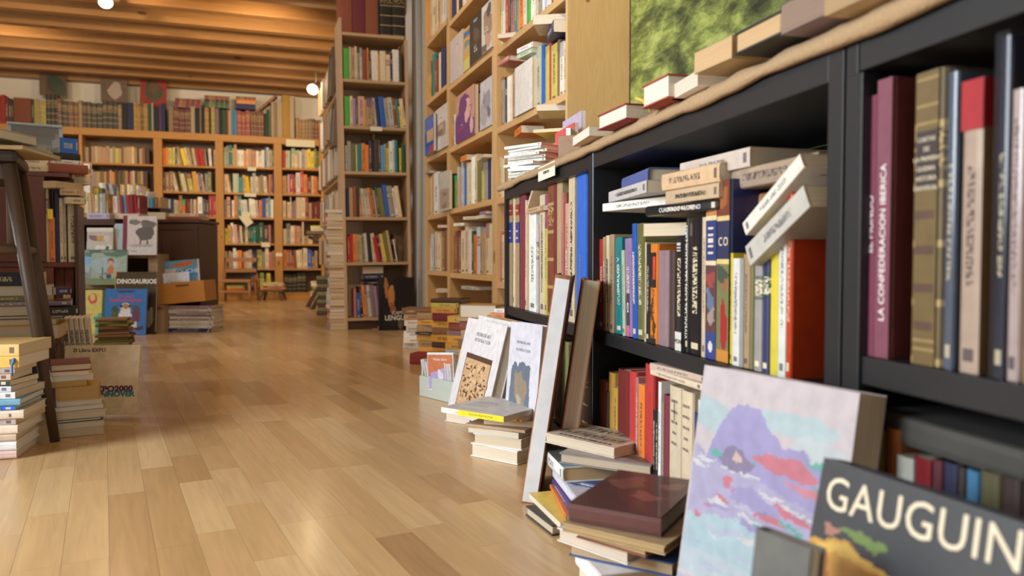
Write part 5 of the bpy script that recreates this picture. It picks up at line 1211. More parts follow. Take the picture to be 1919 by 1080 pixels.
board(DR, 'front_panel', 0, dw, 0, .014, 0, dh, ORANGEW, .002); board(DR, 'back_panel', 0, dw, .20, .212, 0, dh, ORANGEW); board(DR, 'side_panel', 0, .012, .0145, .1995, 0, dh, ORANGEW); board(DR, 'side_panel', dw - .012, dw, .0145, .1995, 0, dh, ORANGEW)
board(DR, 'bottom_panel', .0125, dw - .0125, .0145, .1995, 0.001, .007, CRATEW)
link('handle_slot', MB().box(dw * .40, dw * .68, -.001, .001, dh * .80, dh * .86).mesh('slot'), M_BLACKINK, parent=DR)
L = DR.matrix_basis
def indrawer(x, y, z, w, h, t, code, label, art, texts, col=None, roll=0):
    o = book(L @ T(x, y, z) @ RY(roll) @ RX(-6) @ RZ(-90), t, w, h, code, 'm', UL(label), 'magazines standing in the drawer', col=col, name='magazine')
    dress(o, RZ(90) @ T(0, -t / 2, 0), w, h, art, texts)
indrawer(.004 + .012, .075, .01, .25, .29, .008, 'sb', 'blue and white magazine with an orange peak in the tilted drawer', [((.50, .50, .48), rc(0, .45, .6, .82)), ((.60, .16, .04), el(.58, .90, .30, .06, wob=.3)), ((.04, .25, .60), rc(.35, .62, .95, .80)), ((.42, .22, .10), rc(.70, 0, .95, .5)), ((.60, .66, .68), rc(.95, 0, 1, 1))], [('COUCHE', .62, .72, .045, M_WHITE)], col=(.14, .38, .66))
indrawer(.02, .045, .01, .185, .205, .006, 'wh', 'white leaflet with a green line of type standing in front in the drawer', [((.28, .30, .38), rc(0, .26, 1, .33)), ((.45, .35, .28), rc(0, 0, 1, .18))], [('Ciencias', .42, .68, .03, M_TEALINK)], col=(.62, .66, .78))

# small chair, footstool and bits at the foot of the far wall
def chair():
    D = hit(436, 566, CF, 2, 0).y; f = lambda px, py, d=0: hit(px, py, CF, 1, D + d)
    e = tag(empty('small_chair', CF @ T(f(436, 500).x, D + .14, 0)), 'small old wooden chair before the far shelves', 'chair')
    w = f(469, 0).x - f(401, 0).x; hs = f(436, 524).z; ht = f(436, 483).z
    hw = w / 2
    link('seat', MB().box(-hw, hw, -.16, .15, hs - .035, hs).mesh('seat', .006), CHAIRW, parent=e)
    for sx in (-1, 1):
        link('leg', MB().tube([(sx * hw * .97, -.15, 0), (sx * hw * .9, -.14, hs - .036)], [.016, .018], 8).mesh('leg', smooth=True), CHAIRW, parent=e)
        link('leg', MB().tube([(sx * hw * .95, .17, 0), (sx * hw * .92, .135, hs), (sx * hw * .92, .16, ht)], [.016, .019, .016], 8).mesh('leg', smooth=True), CHAIRW, parent=e)
    link('back_rail', MB().box(-hw * .92, hw * .92, .15, .168, ht - .05, ht).mesh('rail', .004), CHAIRW, parent=e)
    link('back_rail', MB().box(-hw * .92, hw * .92, .14, .158, hs + .08, hs + .11).mesh('rail', .004), CHAIRW, parent=e)
    link('stretcher', MB().box(-hw * .93, hw * .93, -.15, -.135, hs * .42, hs * .50).mesh('rail', .003), CHAIRW, parent=e)
chair()
def footstool():
    D = hit(507, 564, CF, 2, 0).y; f = lambda px, py: hit(px, py, CF, 1, D)
    e = tag(empty('footstool', CF @ T(f(507, 500).x, D + .08, 0)), 'low wooden footstool with books on it before the far shelves', 'stool')
    w = (f(529, 0).x - f(484, 0).x) / 2; h = f(507, 543).z
    link('seat', MB().box(-w, w, -.09, .09, h - .03, h).mesh('seat', .006), STOOLW, parent=e)
    for sx in (-1, 1):
        for sy in (-1, 1): link('leg', MB().tube([(sx * w * .95, sy * .09, 0), (sx * w * .7, sy * .06, h - .031)], [.014, .018], 8).mesh('leg'), STOOLW, parent=e)
    its = [('or', 'p', .024, .15, .26), ('rb', 'p', .022, .15, .22), ('cr', 'p', .02, .15, .24), ('yg', 'p', .02, .15, .2)]
    stack(CF, f(509, 500).x, D + .08, h + .001, its, 'the low footstool pile', 'books on the low footstool')
footstool()
Dq = YF + .0
for nm_, px_, z0_, its in (('the pile under the small chair', 455, .001, [('rb', 'p', .03, .2, .24), ('dr', 'p', .03, .2, .25), ('rb', 'p', .03, .2, .22), ('wh', 'p', .025, .2, .24), ('rs', 'p', .02, .2, .2)]),):
    q = hit(px_, 556, CF, 2, 0); stack(CF, q.x, q.y + .25, z0_, its, nm_, 'books under the small chair')
q = hit(440, 532, ROOM, 1, YF + .05)
a = X(440, YF + .1); zz = Z(440, 549) + .001
stack(ROOM, a, YF + .12, zz, [('rb', 'p', .03, .17, .26), ('or', 'p', .028, .17, .24), ('yg', 'p', .028, .17, .22)], 'the yellow pile behind the small chair', 'lying books on the middle bay', jit=.4)
# dark side table with slanting boards and the dark pile by the aisle bookcase
qd = hit(600, 592, CF, 2, 0)
its = [('ol' if i % 2 else 'db', 'n', .035, .2, .22) for i in range(10)]
stack(CF, qd.x + .07, qd.y + .15, .001, its, 'the dark pile by the tall stack', 'dark volumes by the aisle bookcase', jit=.5)
q2 = hit(586, 566, CF, 2, 0)
its = [(rnd.choice(('tn', 'cr', 'ol')), 'p', .03, .18, .22) for i in range(8)]
stack(CF, q2.x + .06, q2.y + .2, .001, its, 'the tan pile before the black volumes', 'tan books before the black volumes')
for k_, (px_, py_2) in enumerate(((575, 576), (584, 580))):
    q = hit(px_, py_2, CF, 2, 0); 
    o = tag(link('slanting_board', MB().box(-.012, .012, 0, .12, 0, .34).mesh('board', .002), DARKW, M=CF @ T(q.x, q.y - .02, .004) @ RY(30)), ('dark board slanting against the dark pile, outer of two', 'dark board slanting against the dark pile, inner of two')[k_], 'board', 'slanting boards by the dark pile')
D6 = qd.y + .5
e = tag(empty('side_table', CF @ T(0, D6, 0)), 'dark side table with a curved bracket by the far shelves', 'table')
f6 = lambda px, py: hit(px, py, CF, 1, D6)
board(e, 'table_top', f6(570, 0).x, f6(612, 0).x, 0, .26, f6(590, 439).z, f6(590, 433).z, GREYW, .003)
board(e, 'leg', f6(606, 0).x, f6(617, 0).x, .02, .06, 0, f6(590, 439.5).z, DARKW, .003)
link('bracket', MB().tube([(f6(577, 445).x, .04, f6(577, 444).z), (f6(597, 450).x, .04, f6(597, 452).z), (f6(607, 470).x, .04, f6(607, 472).z)], .016, 8).mesh('bracket', smooth=True), DARKW, parent=e)
stack(CF, f6(591, 0).x, D6 + .12, f6(590, 433).z + .002, [('cr', 'p', .03, .14, .17), ('yg', 'p', .02, .14, .17)], 'the side table pile', 'books on the dark side table')

# ------------------------------------------------------------------ near left: bookcase, bar stool, stacks
DL = 3.55
pv = hit(147, 488, CF, 1, DL)
LF = CF @ T(pv.x, pv.y, 0) @ RZ(24) @ T(-pv.x, -pv.y, 0)
lx = lambda px, d=0: hit(px, 488, LF, 1, DL + d).x
lz = lambda py, d=0: hit(120, py, LF, 1, DL + d).z
LB = casework('brown_bookcase', LF, 'dark red-brown bookcase standing behind the bar stool', 'bookcase')
board(LB, 'side_panel', lx(140), lx(147), DL, DL + .3, 0, lz(382), DARKW)
board(LB, 'top_board', lx(-150), lx(131), DL + .02, DL + .34, lz(331), lz(323), REDW)
board(LB, 'shelf', lx(-150), lx(139.5), DL + .01, DL + .3, lz(501), lz(492), REDW)
board(LB, 'shelf', lx(-150), lx(139.5), DL + .01, DL + .3, lz(600), lz(592), REDW)
board(LB, 'back_panel', lx(-150), lx(139.5), DL + .285, DL + .3, 0.01, lz(332), REDW)
board(LB, 'door', lx(-150), lx(86), DL + .005, DL + .009 + .01, lz(491), lz(332), REDW)
board(LB, 'door', lx(-150), lx(100), DL + .002, DL + .018, .02, lz(502), REDW)
row(LF, 1, DL + .03, 88, lz(492) + .001, "cr5@342 or11@408 nvn9@352 crp6@372 crp6@372 bk3@372 crp18@372", 'shelf of the brown bookcase', 'books in the brown bookcase', 120, .16)
ye_ = faceout(LF, 1, DL + .012, 88.5, 99, 392, 412, .02, 'yl', 'p', UL('short yellow paperback sitting on the orange one, brown bookcase'), None, (), z=lz(411))
row(LF, 1, DL + .10, 102, lz(592) + .001, "rbn18@500 rbn18@500", 'lower shelf of the brown bookcase', 'tall volumes in the brown bookcase', 90, .14)
row(LF, 1, DL + .01, 117, lz(592) + .001, "cr5@548 tn9@545 tl4@560", 'front row low in the brown bookcase', 'front row low in the brown bookcase', 45, .07)
def clay(px, py, D, t, w, h, code, st, label, yaw=0, face='spine', col=None, pitch=0, roll=0, page=None, txt=None, ts=.012, ink_=None, flip=False, fr=None):
    fr = fr or LF
    p = hit(px, py, fr, 1, D)
    o = lay(fr, p.x, D + w / 2, p.z, t, w, h, code, st, yaw, pitch, roll, UL(label), face=face, col=col, page=page)
    if txt: spinetext(o, txt, ts, t, h / 2, ink_ or M_BLACKINK, up=flip)
    return o
clay(108, 352, DL - .02, .03, .16, .10, 'cr', 'p', 'cream paperback lying under the top of the brown bookcase', yaw=-35, face='fore')
clay(133, 382, DL - .02, .03, .14, .08, 'cr', 'p', 'cream small book lying across the tops of the cream row', yaw=18)
clay(134, 366, DL - .01, .028, .14, .08, 'tn', 'p', 'tan small book topmost across the cream row', yaw=-6)
# on the brown bookcase: boxes and books
zt_ = lz(323) + .001
its = [('rb', 'n', .04, .2, .16), ('wh', 'p', .02, .16, .12), ('bk', 'n', .03, .15, .11), ('bl', 'p', .07, .14, .075)]
stack(LF, lx(118), DL + .12, zt_, its, 'the pile at the end of the brown bookcase', 'books on the brown bookcase', yaw=16, jit=.6)
its = [('cr', 'p', .02, .14, .08), ('cr', 'p', .03, .14, .09), ('tn', 'p', .025, .14, .085)]
stack(LF, lx(138), DL + .2, zt_ - .04, its, 'the small cream pile past the blue book', 'cream books on the brown bookcase', yaw=20)
e = tag(empty('plastic_bin', LF @ T(lx(64), DL + .14, zt_ + .075) @ RZ(6)), 'frosted plastic bin upside down on the brown bookcase', 'bin')
bw_, bh_ = (lx(113) - lx(17)) / 2, .13
mb = MB().box(-bw_, bw_, -.10, -.097, 0, bh_).box(-bw_, -bw_ + .003, -.097, .097, 0, bh_).box(bw_ - .003, bw_, -.097, .097, 0, bh_).box(-bw_, bw_, .097, .10, 0, bh_)
link('walls', mb.mesh('walls'), BIN, parent=e); link('lid', MB().box(-bw_ - .008, bw_ + .008, -.108, .108, bh_, bh_ + .012).mesh('lid', .003), BINRIM, parent=e)
for sx in (-1, 1): link('corner_post', MB().box(sx * bw_ - .008, sx * bw_ + .008, -.104, -.09, 0, bh_ - .001).mesh('post', .002), BINRIM, parent=e)
its = [('cr', 'p', .03, .14, .2), ('cr', 'p', .03, .14, .16)]
stack(LF, lx(58), DL + .12, zt_ + .002, its + its, 'the cream pile under the plastic bin', 'cream books under the plastic bin')
# bar stool
def bar_stool():
    f = hit(103, 828, CF, 2, 0)
    S = .16; hs = .765
    cxx, cyy = f.x - .291, f.y + .0537
    e = tag(empty('bar_stool', CF @ T(cxx, cyy, 0) @ RZ(27)), 'tall dark wooden stool with splayed legs and a worn black seat', 'stool')
    me = MB().box(-S, S, -S, S, hs, hs + .032).mesh('seat', .012)
    link('seat', me, plain('worn_black_leather', (.028, .022, .018), .45, vary=.4, scale=14, bump=.5), parent=e)
    link('seat_apron', MB().box(-S + .03, S - .03, -S + .03, S - .03, hs - .045, hs - .001).mesh('apron', .003), STOOLW, parent=e)
    for sx in (-1, 1):
        for sy in (-1, 1):
            link('leg', MB().tube([(sx * (S + .075), sy * (S + .02), 0), (sx * (S - .022), sy * (S - .03), hs - .003)], [.0125, .019], 14).mesh('leg', smooth=True), STOOLW, parent=e)
    zr = .53
    def lp(sx, sy, z): k = z / hs; return Vector((sx * (S + .075 - .097 * k), sy * (S + .02 - .05 * k), z))
    for a, b in (((-1, -1), (1, -1)), ((1, -1), (1, 1)), ((1, 1), (-1, 1)), ((-1, 1), (-1, -1))):
        link('rung', MB().tube([lp(*a, zr), lp(*b, zr)], .011, 10).mesh('rung', smooth=True), GREYW, parent=e)
    return e, cxx, cyy, hs + .032
ST, sx_, sy_, sh_ = bar_stool()
sb = empty('tmp', Matrix.Identity(4)); bpy.data.objects.remove(sb)
board(ST, 'side_board', .125, .137, -.10, .12, .545, .715, GREYW, .003)
z_ = sh_ + .001
lay(CF, sx_ + .07, sy_ + .02, z_, .012, .24, .30, 'tn', 'n', 8, label=UL('thin brown board book lying lowest on the stool seat')); z_ += .0125
lay(CF, sx_ - .03, sy_ - .02, z_, .017, .22, .30, 'lb', 'p', 2, label=UL('pale blue-white worn book lying on the stool'), col=(.60, .66, .80)); z_ += .0175
o = lay(CF, sx_ + .0, sy_ - .05, z_, .026, .26, .36, 'cr', 'n', -3, label=UL('wide cream-spined book with a dark red cover on the stool'), col=(.62, .55, .44))
spinetext(o, 'Marichal Diaz', .017, 0, .15, M_GREYINK, up=True)
dress(o, T(-.0133, .01, 0) @ RZ(-90) @ Matrix.Identity(4), .245, .36, [((.20, .035, .02), rc(0.0, 0, 1, 1))], ()) if False else None
z_ += .027
lay(CF, sx_ - .10, sy_ + .02, z_, .022, .2, .22, 'wh', 'p', -6, label=UL('white worn paperback topmost on the stool')); 
# low dark bench with large books behind the stool
DN = 2.75
pn_ = hit(108, 488, CF, 1, DN)
NF = CF @ T(pn_.x, pn_.y, 0) @ RZ(25) @ T(-pn_.x, -pn_.y, 0)
nx = lambda px: hit(px, 488, NF, 1, DN).x
nz_ = lambda py: hit(60, py, NF, 1, DN).z
e = tag(empty('low_bench', NF @ T(0, DN, 0)), 'low dark bench carrying the large books behind the stool', 'bench')
board(e, 'top_board', nx(-100), nx(112), -.01, .3, nz_(648), nz_(637), DARKW, .003)
board(e, 'side_panel', nx(92), nx(104), .01, .28, 0, nz_(648.5), DARKW); board(e, 'side_panel', nx(-95), nx(-88), .01, .28, 0, nz_(648.5), DARKW)
board(e, 'back_panel', nx(-87), nx(91), .26, .27, 0, nz_(648.5), DARKW)
hb = nx(108) - nx(-80)
its = [('gd', 'n', .048, .24, hb, 'fore', -2, 0, 0), ('gd', 'n', .022, .22, hb * .96, 'fore', 2, -.01, 0), ('bk', 'n', .012, .22, hb * .98, 'fore', 1, .01, 0), ('lg', 'p', .032, .2, hb * .82, 'fore', 4, -.02, -.01),
       ('mv', 'm', .016, .2, hb * 1.12, 'spine', 3, .01, -.01), ('ol', 'p', .02, .2, hb * .9, 'spine', -3, -.03, 0), ('lg', 'p', .034, .2, hb * .92, 'fore', 4, -.02, 0), ('bk', 'p', .048, .2, hb * .82, 'spine', -3, -.04, 0)]
stack(NF, nx(18), DN + .13, nz_(637) + .001, its, 'the large books behind the stool', 'large books on the low bench')
clay(112, 553, DN - .03, .026, .12, .05, 'pu', 'p', 'dark purple booklet poking out beside the stool', yaw=12, col=(.05, .03, .14), fr=NF)
clay(104, 592, DN + .0, .03, .12, .12, 'bk', 'p', 'black paperback with a pale page edge beside the stool', yaw=14, fr=NF)
# near stack
FS = hit(30, 861, CF, 2, 0)
tt = [(20, 'pk', 83), (22, 'wh', 81), (18, 'tn', 81), (22, 'cr', 86), (14, 'mv', 76), (21, 'cr', 97), (10, 'bl', 70), (17, 'sb', 96), (16, 'wh', 80), (14, 'lb', 60), (14, 'bk', 55), (16, 'tn', 53), (14, 'mv', 66), (28, 'gd', 86), (29, 'or', 86)]
CC = {'pk': (.70, .52, .42), 'tn': (.62, .46, .34), 'mv': (.46, .38, .36), 'sb': (.18, .46, .62), 'gd': (.78, .50, .12), 'or': (.80, .50, .20), 'lb': (.60, .66, .80), 'cr': (.74, .64, .50)}
z_ = .001; desc = ['peach', 'white', 'peach-brown', 'cream', 'mauve-grey', 'white hardback', 'blue-labelled', 'pale turquoise', 'white-labelled', 'blue-tabbed pale', 'black', 'beige', 'greyish pink', 'blue-ribboned golden', 'thick orange']
for i, (tm, c_, pxr) in enumerate(tt):
    t = tm / 1000 * 1.02
    h_ = .26; w_ = .15 + (pxr - 53) * .0011
    st_ = 'n' if i in (0, 1, 2, 3, 5, 7) else 'p'
    lb = UL(f'{desc[i]} book, {ordw(i)} from the floor in the stack nearest the stool foot' if i < 14 else 'thick orange book topmost in the stack nearest the stool foot')
    yw = (10, 8, 9, 6, 2, 8, 4, 7, 3, 0, -4, 3, 6, 4, 2)[i] + 4
    p = CF @ Vector((FS.x, FS.y, 0))
    wid = .185 + (pxr - 83) * .0020
    o = book(CF @ T(FS.x + (.0, 0, 0, .004, 0, .02, 0, .012, 0, -.01, -.012, -.01, .0, .012, .012)[i], FS.y + .002, z_) @ RZ(yw + 3) @ T(0, 0, t / 2) @ Matrix(((0, 0, -1, 0), (0, 1, 0, 0), (1, 0, 0, 0), (0, 0, 0, 1))) , t, max(.10, wid), h_, c_, st_, lb, 'books in the stack nearest the stool', col=CC.get(c_))
    if i == 8: spinetext(o, 'o', .014, t, .05, M_BLUEINK)
    if i == 5: spinetext(o, 'II', .012, t, .03, M_BLACKINK)
    if i == 13:
        link('ribbon', MB().tube([(t * .3, .0, .012), (t * .1, -.004, .010), (-t * .2, -.006, .014), (-t * 1.2, -.007, .013)], [.003, .004, .003, .0015], 6).mesh('ribbon', smooth=True), M_BLUEINK, parent=o)
    if i in (6, 9): dress(o, T(-t / 2, -.0004, 0), t, h_, [((.06, .14, .5), rc(0.05, .12, .95, .45))], ())
    if i == 14: spinetext(o, 'C', .012, t, .06, M_GREYINK, up=False)
    z_ += t + .0006
# second stack, pages toward the viewer
F2 = hit(150, 822, CF, 2, 0)
f2x = lambda px: hit(px, 488, CF, 1, F2.y).x
its2 = [('cr', 'p', 22, 100, 198), ('lg', 'p', 16, 100, 199), ('bk', 'n', 8, 98, 195), ('cr', 'n', 22, 96, 204), ('nv', 'p', 13, 98, 198), ('cr', 'a', 17, 100, 197), ('gd', 'p', 36, 98, 190), ('gd', 'p', 16, 88, 168), ('wh', 'p', 14, 92, 180), ('or', 'p', 12, 88, 172), ('rb', 'n', 20, 90, 177)]
z_ = .001
for i, (c_, st_, tm, a_, b_) in enumerate(its2):
    t = tm / 1000 * 1.02; nm_ = 'topmost' if i == 10 else f'{ordw(i)} from the floor'
    lb = UL(f'{PAL[c_][0]} book, {nm_} in the stack before the square tan book')
    b_ -= 9; yw = 31 + rnd.uniform(-5, 4); A_ = Vector((f2x(a_), F2.y)); dx_, dy_ = math.cos(R(yw)), math.sin(R(yw))
    kk = (b_ - 959.5) / FPX; h_ = (kk * A_.y - A_.x) / (dx_ - kk * dy_)
    ctr = A_ + Vector((dx_, dy_)) * h_ / 2 + Vector((-dy_, dx_)) * .075
    lay(CF, ctr.x, ctr.y, z_, t, .15, h_, c_, st_, yw, label=lb, group='books in the stack before the square tan book', face='fore', page={'gd': (.62, .42, .18), 'wh': (.8, .8, .78)}.get(c_), col=(.22, .04, .02) if i == 10 else None)
    z_ += t + .0006
# the expo book
eb, w_, h_ = cover3((122, 648), hit(200, 786, CF, 2, 0).y + .045, (263, 646), 13, .012, .022, 'tn', 'n', UL('large square tan book with dark and teal letters leaning on the floor'),
    None, [('El Libro EXPO', .33, .925, .0165, M_BLACKINK, {'bold': .0003}), ('EXPO2000', .66, .36, .0245, M_PURP, {'bold': .0012, 'sx': 1.12}), ('HANNOVER', .66, .285, .0225, M_TEALINK, {'bold': .0012, 'sx': 1.10}), ('____', .52, .18, .008, M_GREYINK)], name='art_book', col=(.74, .57, .34))
# set of six volumes
DP_ = 2.95
for i in range(6):
    p0_ = hit(119, 488, CF, 1, DP_); a_ = p0_.x + i * .0172 * math.cos(R(27)); d_ = DP_ + i * .0172 * math.sin(R(27))
    t = .0172; h_ = hit(145, 598, CF, 1, DP_).z
    o = book(CF @ T(a_, d_, .001) @ RZ(27) @ RY(-5) @ T(t / 2, 0, 0), t * .93, .2, h_, 'cr', 'n', UL(f'beige volume of the painting set, {ordw(i)} from the brown bookcase'), 'beige painting volumes', col=(.78, .69, .54))
    spinetext(o, 'MAESTROS DE LA PINTURA', .0135, t, h_ - .115, M_BLACKINK, sx=.85, bold=.0002)
# heap of thin brown folders
q = hit(197, 500, CF, 1, 4.25)
its = [(rnd.choice(('br', 'ol', 'br', 'br')), 'n', .014, .18, .165 + rnd.uniform(-.02, .02)) for _ in range(12)]
fold_, zf = stack(CF, q.x, 4.35, .001, its, 'the brown folders before the display', 'old brown folders before the display', jit=1.4, yaw=22)
for o in fold_: o.children[0].color = (.20, .13, .07, 1)

# ------------------------------------------------------------------ old books heaped at the foot of the pine shelves
def heap(px, py, items, where, group, yaw=0):
    q = hit(px, py, CF, 2, 0); return stack(CF, q.x, q.y + .08, .001, items, where, group, yaw=yaw, jit=1.2)
heap(782, 654, [('lg', 'p', .03, .15, .12), ('wh', 'p', .03, .15, .12), ('wh', 'p', .035, .15, .12), ('lg', 'p', .03, .15, .11), ('wh', 'p', .035, .15, .12), ('tn', 'p', .03, .15, .12), ('br', 'p', .035, .15, .15)], 'the whitish heap by the pine shelves', 'books heaped by the pine shelves', -14)
heap(812, 664, [('gd', 'n', .035, .15, .13), ('tn', 'p', .03, .15, .12), ('gd', 'n', .035, .15, .14), ('bk', 'p', .012, .15, .13), ('tn', 'n', .038, .15, .13), ('gd', 'p', .03, .15, .12), ('tn', 'n', .035, .15, .12), ('br', 'n', .018, .15, .16)], 'the ochre heap by the pine shelves', 'books heaped by the pine shelves', -22)
heap(842, 668, [('gd', 'p', .04, .16, .13), ('db', 'n', .03, .16, .14), ('gd', 'p', .04, .16, .14), ('br', 'n', .035, .16, .14), ('gd', 'p', .035, .16, .14), ('mr', 'n', .04, .16, .13), ('gd', 'p', .03, .16, .14), ('yg', 'p', .022, .16, .15), ('db', 'n', .02, .16, .17)], 'the ochre and maroon heap', 'books heaped by the pine shelves', -20)
heap(874, 690, [('cr', 'p', .03, .16, .13), ('gd', 'p', .03, .16, .14), ('lb', 'p', .02, .16, .13), ('gd', 'p', .03, .16, .13), ('gd', 'p', .035, .16, .12), ('mv', 'p', .02, .16, .14), ('rb', 'n', .04, .16, .12), ('gd', 'p', .03, .16, .14)], 'the heap behind the crate', 'books heaped by the pine shelves', -28)
qv = hit(905, 586, CF, 1, 3.25)
its = [('br', 'n', .04, .16, .15), ('mr', 'n', .04, .16, .16), ('gd', 'p', .04, .16, .14), ('br', 'p', .04, .16, .16), ('tn', 'p', .04, .16, .16), ('rb', 'n', .035, .16, .16), ('tn', 'n', .016, .16, .16)]
zz = .001
_, zv = stack(CF, qv.x, qv.y + .08, .001, its, 'the pile under the thick vellum book', 'pile beside the white art books', yaw=-22)
lay(CF, qv.x, qv.y + .08, zv, .055, .17, .13, 'gd', 'n', -22, label=UL('thick ochre vellum-bound book on top of its pile by the art books'), col=(.46, .28, .08), face='tail')
# coloured pamphlets by the black bookcase end
qw = hit(935, 600, CF, 1, 2.95)
its = [('tn', 'p', .03, .12, .09)] * 7 + [('ct', 'p', .012, .12, .09), ('pk', 'p', .014, .12, .09), ('rd', 'p', .02, .12, .09), ('cr', 'p', .012, .12, .08), ('or', 'p', .02, .12, .07), ('wh', 'p', .016, .1, .05)]
stack(CF, qw.x + .02, qw.y + .08, .001, [(a, b, c, d, e_) for a, b, c, d, e_ in its], 'the pink and orange pamphlets by the black bookcase', 'pamphlets by the black bookcase', yaw=-20)
# fallen dark red book
q = hit(792, 684, CF, 2, 0)
lay(CF, q.x + .03, q.y + .05, .001, .05, .10, .17, 'dr', 'n', -16, label=UL('dark red book lying on the floor behind the crate'), col=(.22, .03, .025))
# crate of cards
c0, c1 = hit(786, 742, CF, 2, 0), hit(850, 758, CF, 2, 0)
ea = math.degrees(math.atan2(c1.y - c0.y, c1.x - c0.x)); Lc = (c1 - c0).length * 1.25
CRM = CF @ T(c0.x, c0.y, .001) @ RZ(ea)
PALE = wood('pale_painted_wood', (.56, .62, .56), (.44, .50, .44), .6, axis=0, knots=False)
CRT = tag(empty('wooden_crate', CRM), 'pale green-white wooden crate of cards on the floor', 'crate')
Hc, Wc = .075, .15
board(CRT, 'side_panel', 0, Lc, 0, .009, 0, Hc, PALE); board(CRT, 'side_panel', 0, Lc, Wc - .009, Wc, 0, Hc, PALE)
board(CRT, 'end_panel', 0, .009, .0095, Wc - .0095, 0, Hc + .02, PALE); board(CRT, 'end_panel', Lc - .009, Lc, .0095, Wc - .0095, 0, Hc, PALE); board(CRT, 'bottom_panel', .0095, Lc - .0095, .0095, Wc - .0095, 0.001, .007, PALE)
for i in range(13):
    x_ = .018 + i * .0145
    o = book(CRM @ T(x_ , .013, .009) @ RY(-9 if i > 2 else -12), .009, .12, .125 + rnd.uniform(-.005, .005), 'lg' if i % 3 else 'wh', 'p', UL(f'white card case standing in the crate, {ordw(i)} from its near end'), 'card cases standing in the crate', col=(.66, .66, .68), name='card_case', cat='case')
o = book(CRM @ T(.065, .004, .030) @ RY(-4) @ RZ(0) @ T(0, -.004, 0) @ RZ(-90 + 12), .008, .13, .135, 'or', 'g', UL('card with an orange and lilac picture leaning at the front of the crate'), 'card cases standing in the crate', col=(.72, .72, .74), name='card_case', cat='case')
dress(o, RZ(90) @ T(0, -.004, 0), .13, .135, [((.55, .18, .08), rc(.02, .35, .98, .96)), ((.42, .38, .62), rc(.02, .03, .98, .38)), ((.40, .36, .60), el(.5, .42, .3, .16, wob=.3)), ((.68, .66, .72), el(.48, .38, .1, .18, wob=.2, seed=3)), ((.5, .2, .1), rc(.8, .4, .98, .6))], [('Musica Sacra', .5, .82, .013, M_WHITE)])
# white art-history volumes leaning beside the crate
ART_H = [((.10, .05, .03), rc(.20, .07, .86, .64)), ((.60, .38, .20), rc(.215, .075, .845, .585))]
q_ = random.Random(3)
for i in range(150):
    u_, v_ = .24 + .58 * q_.random(), .09 + .48 * q_.random(); ART_H.append(((.14, .07, .035) if i % 2 else (.70, .50, .30), el(u_, v_, q_.uniform(.01, .035), q_.uniform(.006, .022), n=9, wob=.35, seed=i)))
TXT_H = [('HISTORIA DEL ARTE', .52, .85, .0155, M_GREYINK, {'sx': .92}), ('DE CASTILLA Y LEON', .52, .79, .0155, M_GREYINK, {'sx': .92}), ('v', .82, .93, .008, M_BLACKINK)]
h1_, w_, h_ = cover3((877, 595), 2.50, (951, 611), 14, .03, .034, 'wh', 'g', UL('white art history volume leaning in front with a carved panel picture'), ART_H, TXT_H, name='art_book', col=(.72, .76, .72), res=70, wob=.004)
h2_, w_, h_ = cover3((897, 591), 2.62, (975, 607), 14, .02, .030, 'wh', 'g', UL('white art history volume leaning second behind the carved panel one'), None, (), name='art_book', col=(.74, .77, .75))
h3_, w_, h_ = cover3((913, 589), 2.74, (992, 606), 14, .02, .028, 'br', 'n', UL('white-edged brown art volume leaning third in the row'), None, (), name='art_book', col=(.42, .24, .12))
h4_, w_, h_ = cover3((957, 602), 2.06, (1017, 611), 5, .02, .032, 'wh', 'g', UL('white art history volume with a church picture beside the leaning boards'),
    [((.14, .17, .22), rc(.15, .07, .75, .66)), ((.30, .24, .17), el(.45, .45, .2, .15, wob=.3, seed=3)), ((.26, .19, .12), rc(.2, .08, .7, .3)), ((.42, .36, .28), el(.5, .28, .15, .12, wob=.3, seed=8))], [('HISTORIA DEL ARTE', .48, .84, .010, M_GREYINK, {'sx': .8}), ('DE CASTILLA Y LEON', .48, .78, .010, M_GREYINK, {'sx': .8})], name='art_book', col=(.68, .74, .78))
for i, (tm, c_, wd) in enumerate(((18, 'gy', .16), (14, 'bl', .15), (12, 'wh', .16))): pass
its = [('gy', 'n', .030, .15, .16), ('lb', 'p', .012, .15, .16), ('gy', 'n', .030, .15, .16), ('tn', 'n', .03, .15, .16), ('tn', 'n', .03, .15, .16), ('gy', 'n', .03, .15, .16), ('wh', 'p', .016, .15, .17), ('bl', 'p', .012, .15, .15), ('lg', 'p', .010, .15, .16), ('mv', 'p', .022, .15, .16)]
stack(BF, XB + .105, by(993), .0765, its[1:] + [('gy', 'p', .012, .15, .14)], 'the grey pile behind the church volume', 'pile behind the church volume', yaw=-90)
# yellow-spined catalogue and the stack under it
q = hit(935, 872, CF, 2, 0)
its = [('wh', 'n', .034, .15, .15, 'fore', -38, .012, .0), ('wh', 'n', .028, .15, .14, 'fore', -30, .012, 0), ('lb', 'p', .015, .15, .15, 'fore', -32, .004, 0), ('tn', 'n', .008, .16, .17, 'spine', -28, .006, .0), ('tn', 'p', .016, .14, .14, 'fore', -20, .03, 0), ('gd', 'p', .010, .15, .17, 'spine', -28, -.004, .0)]
_, zy = stack(CF, q.x + .02, q.y + .10, .001, its, 'the stack under the yellow-spined catalogue', 'stack by the big leaning boards', jit=.3)
o = lay(CF, q.x - .01, q.y + .085, zy, .014, .19, .20, 'wh', 'p', -37, label=UL('white catalogue with a drawn facade and a yellow spine on its stack'), col=(.80, .77, .70))
o2_ = lay(CF, q.x - .01, q.y + .085, zy, .0005, .19, .20, 'wh', 'p', -37) if False else None
dress(o, T(-.007, -.0005, 0), .014, .20, [((.80, .70, .02), rc(0, .0, 1, .72))], ())
CATALOGUE = o
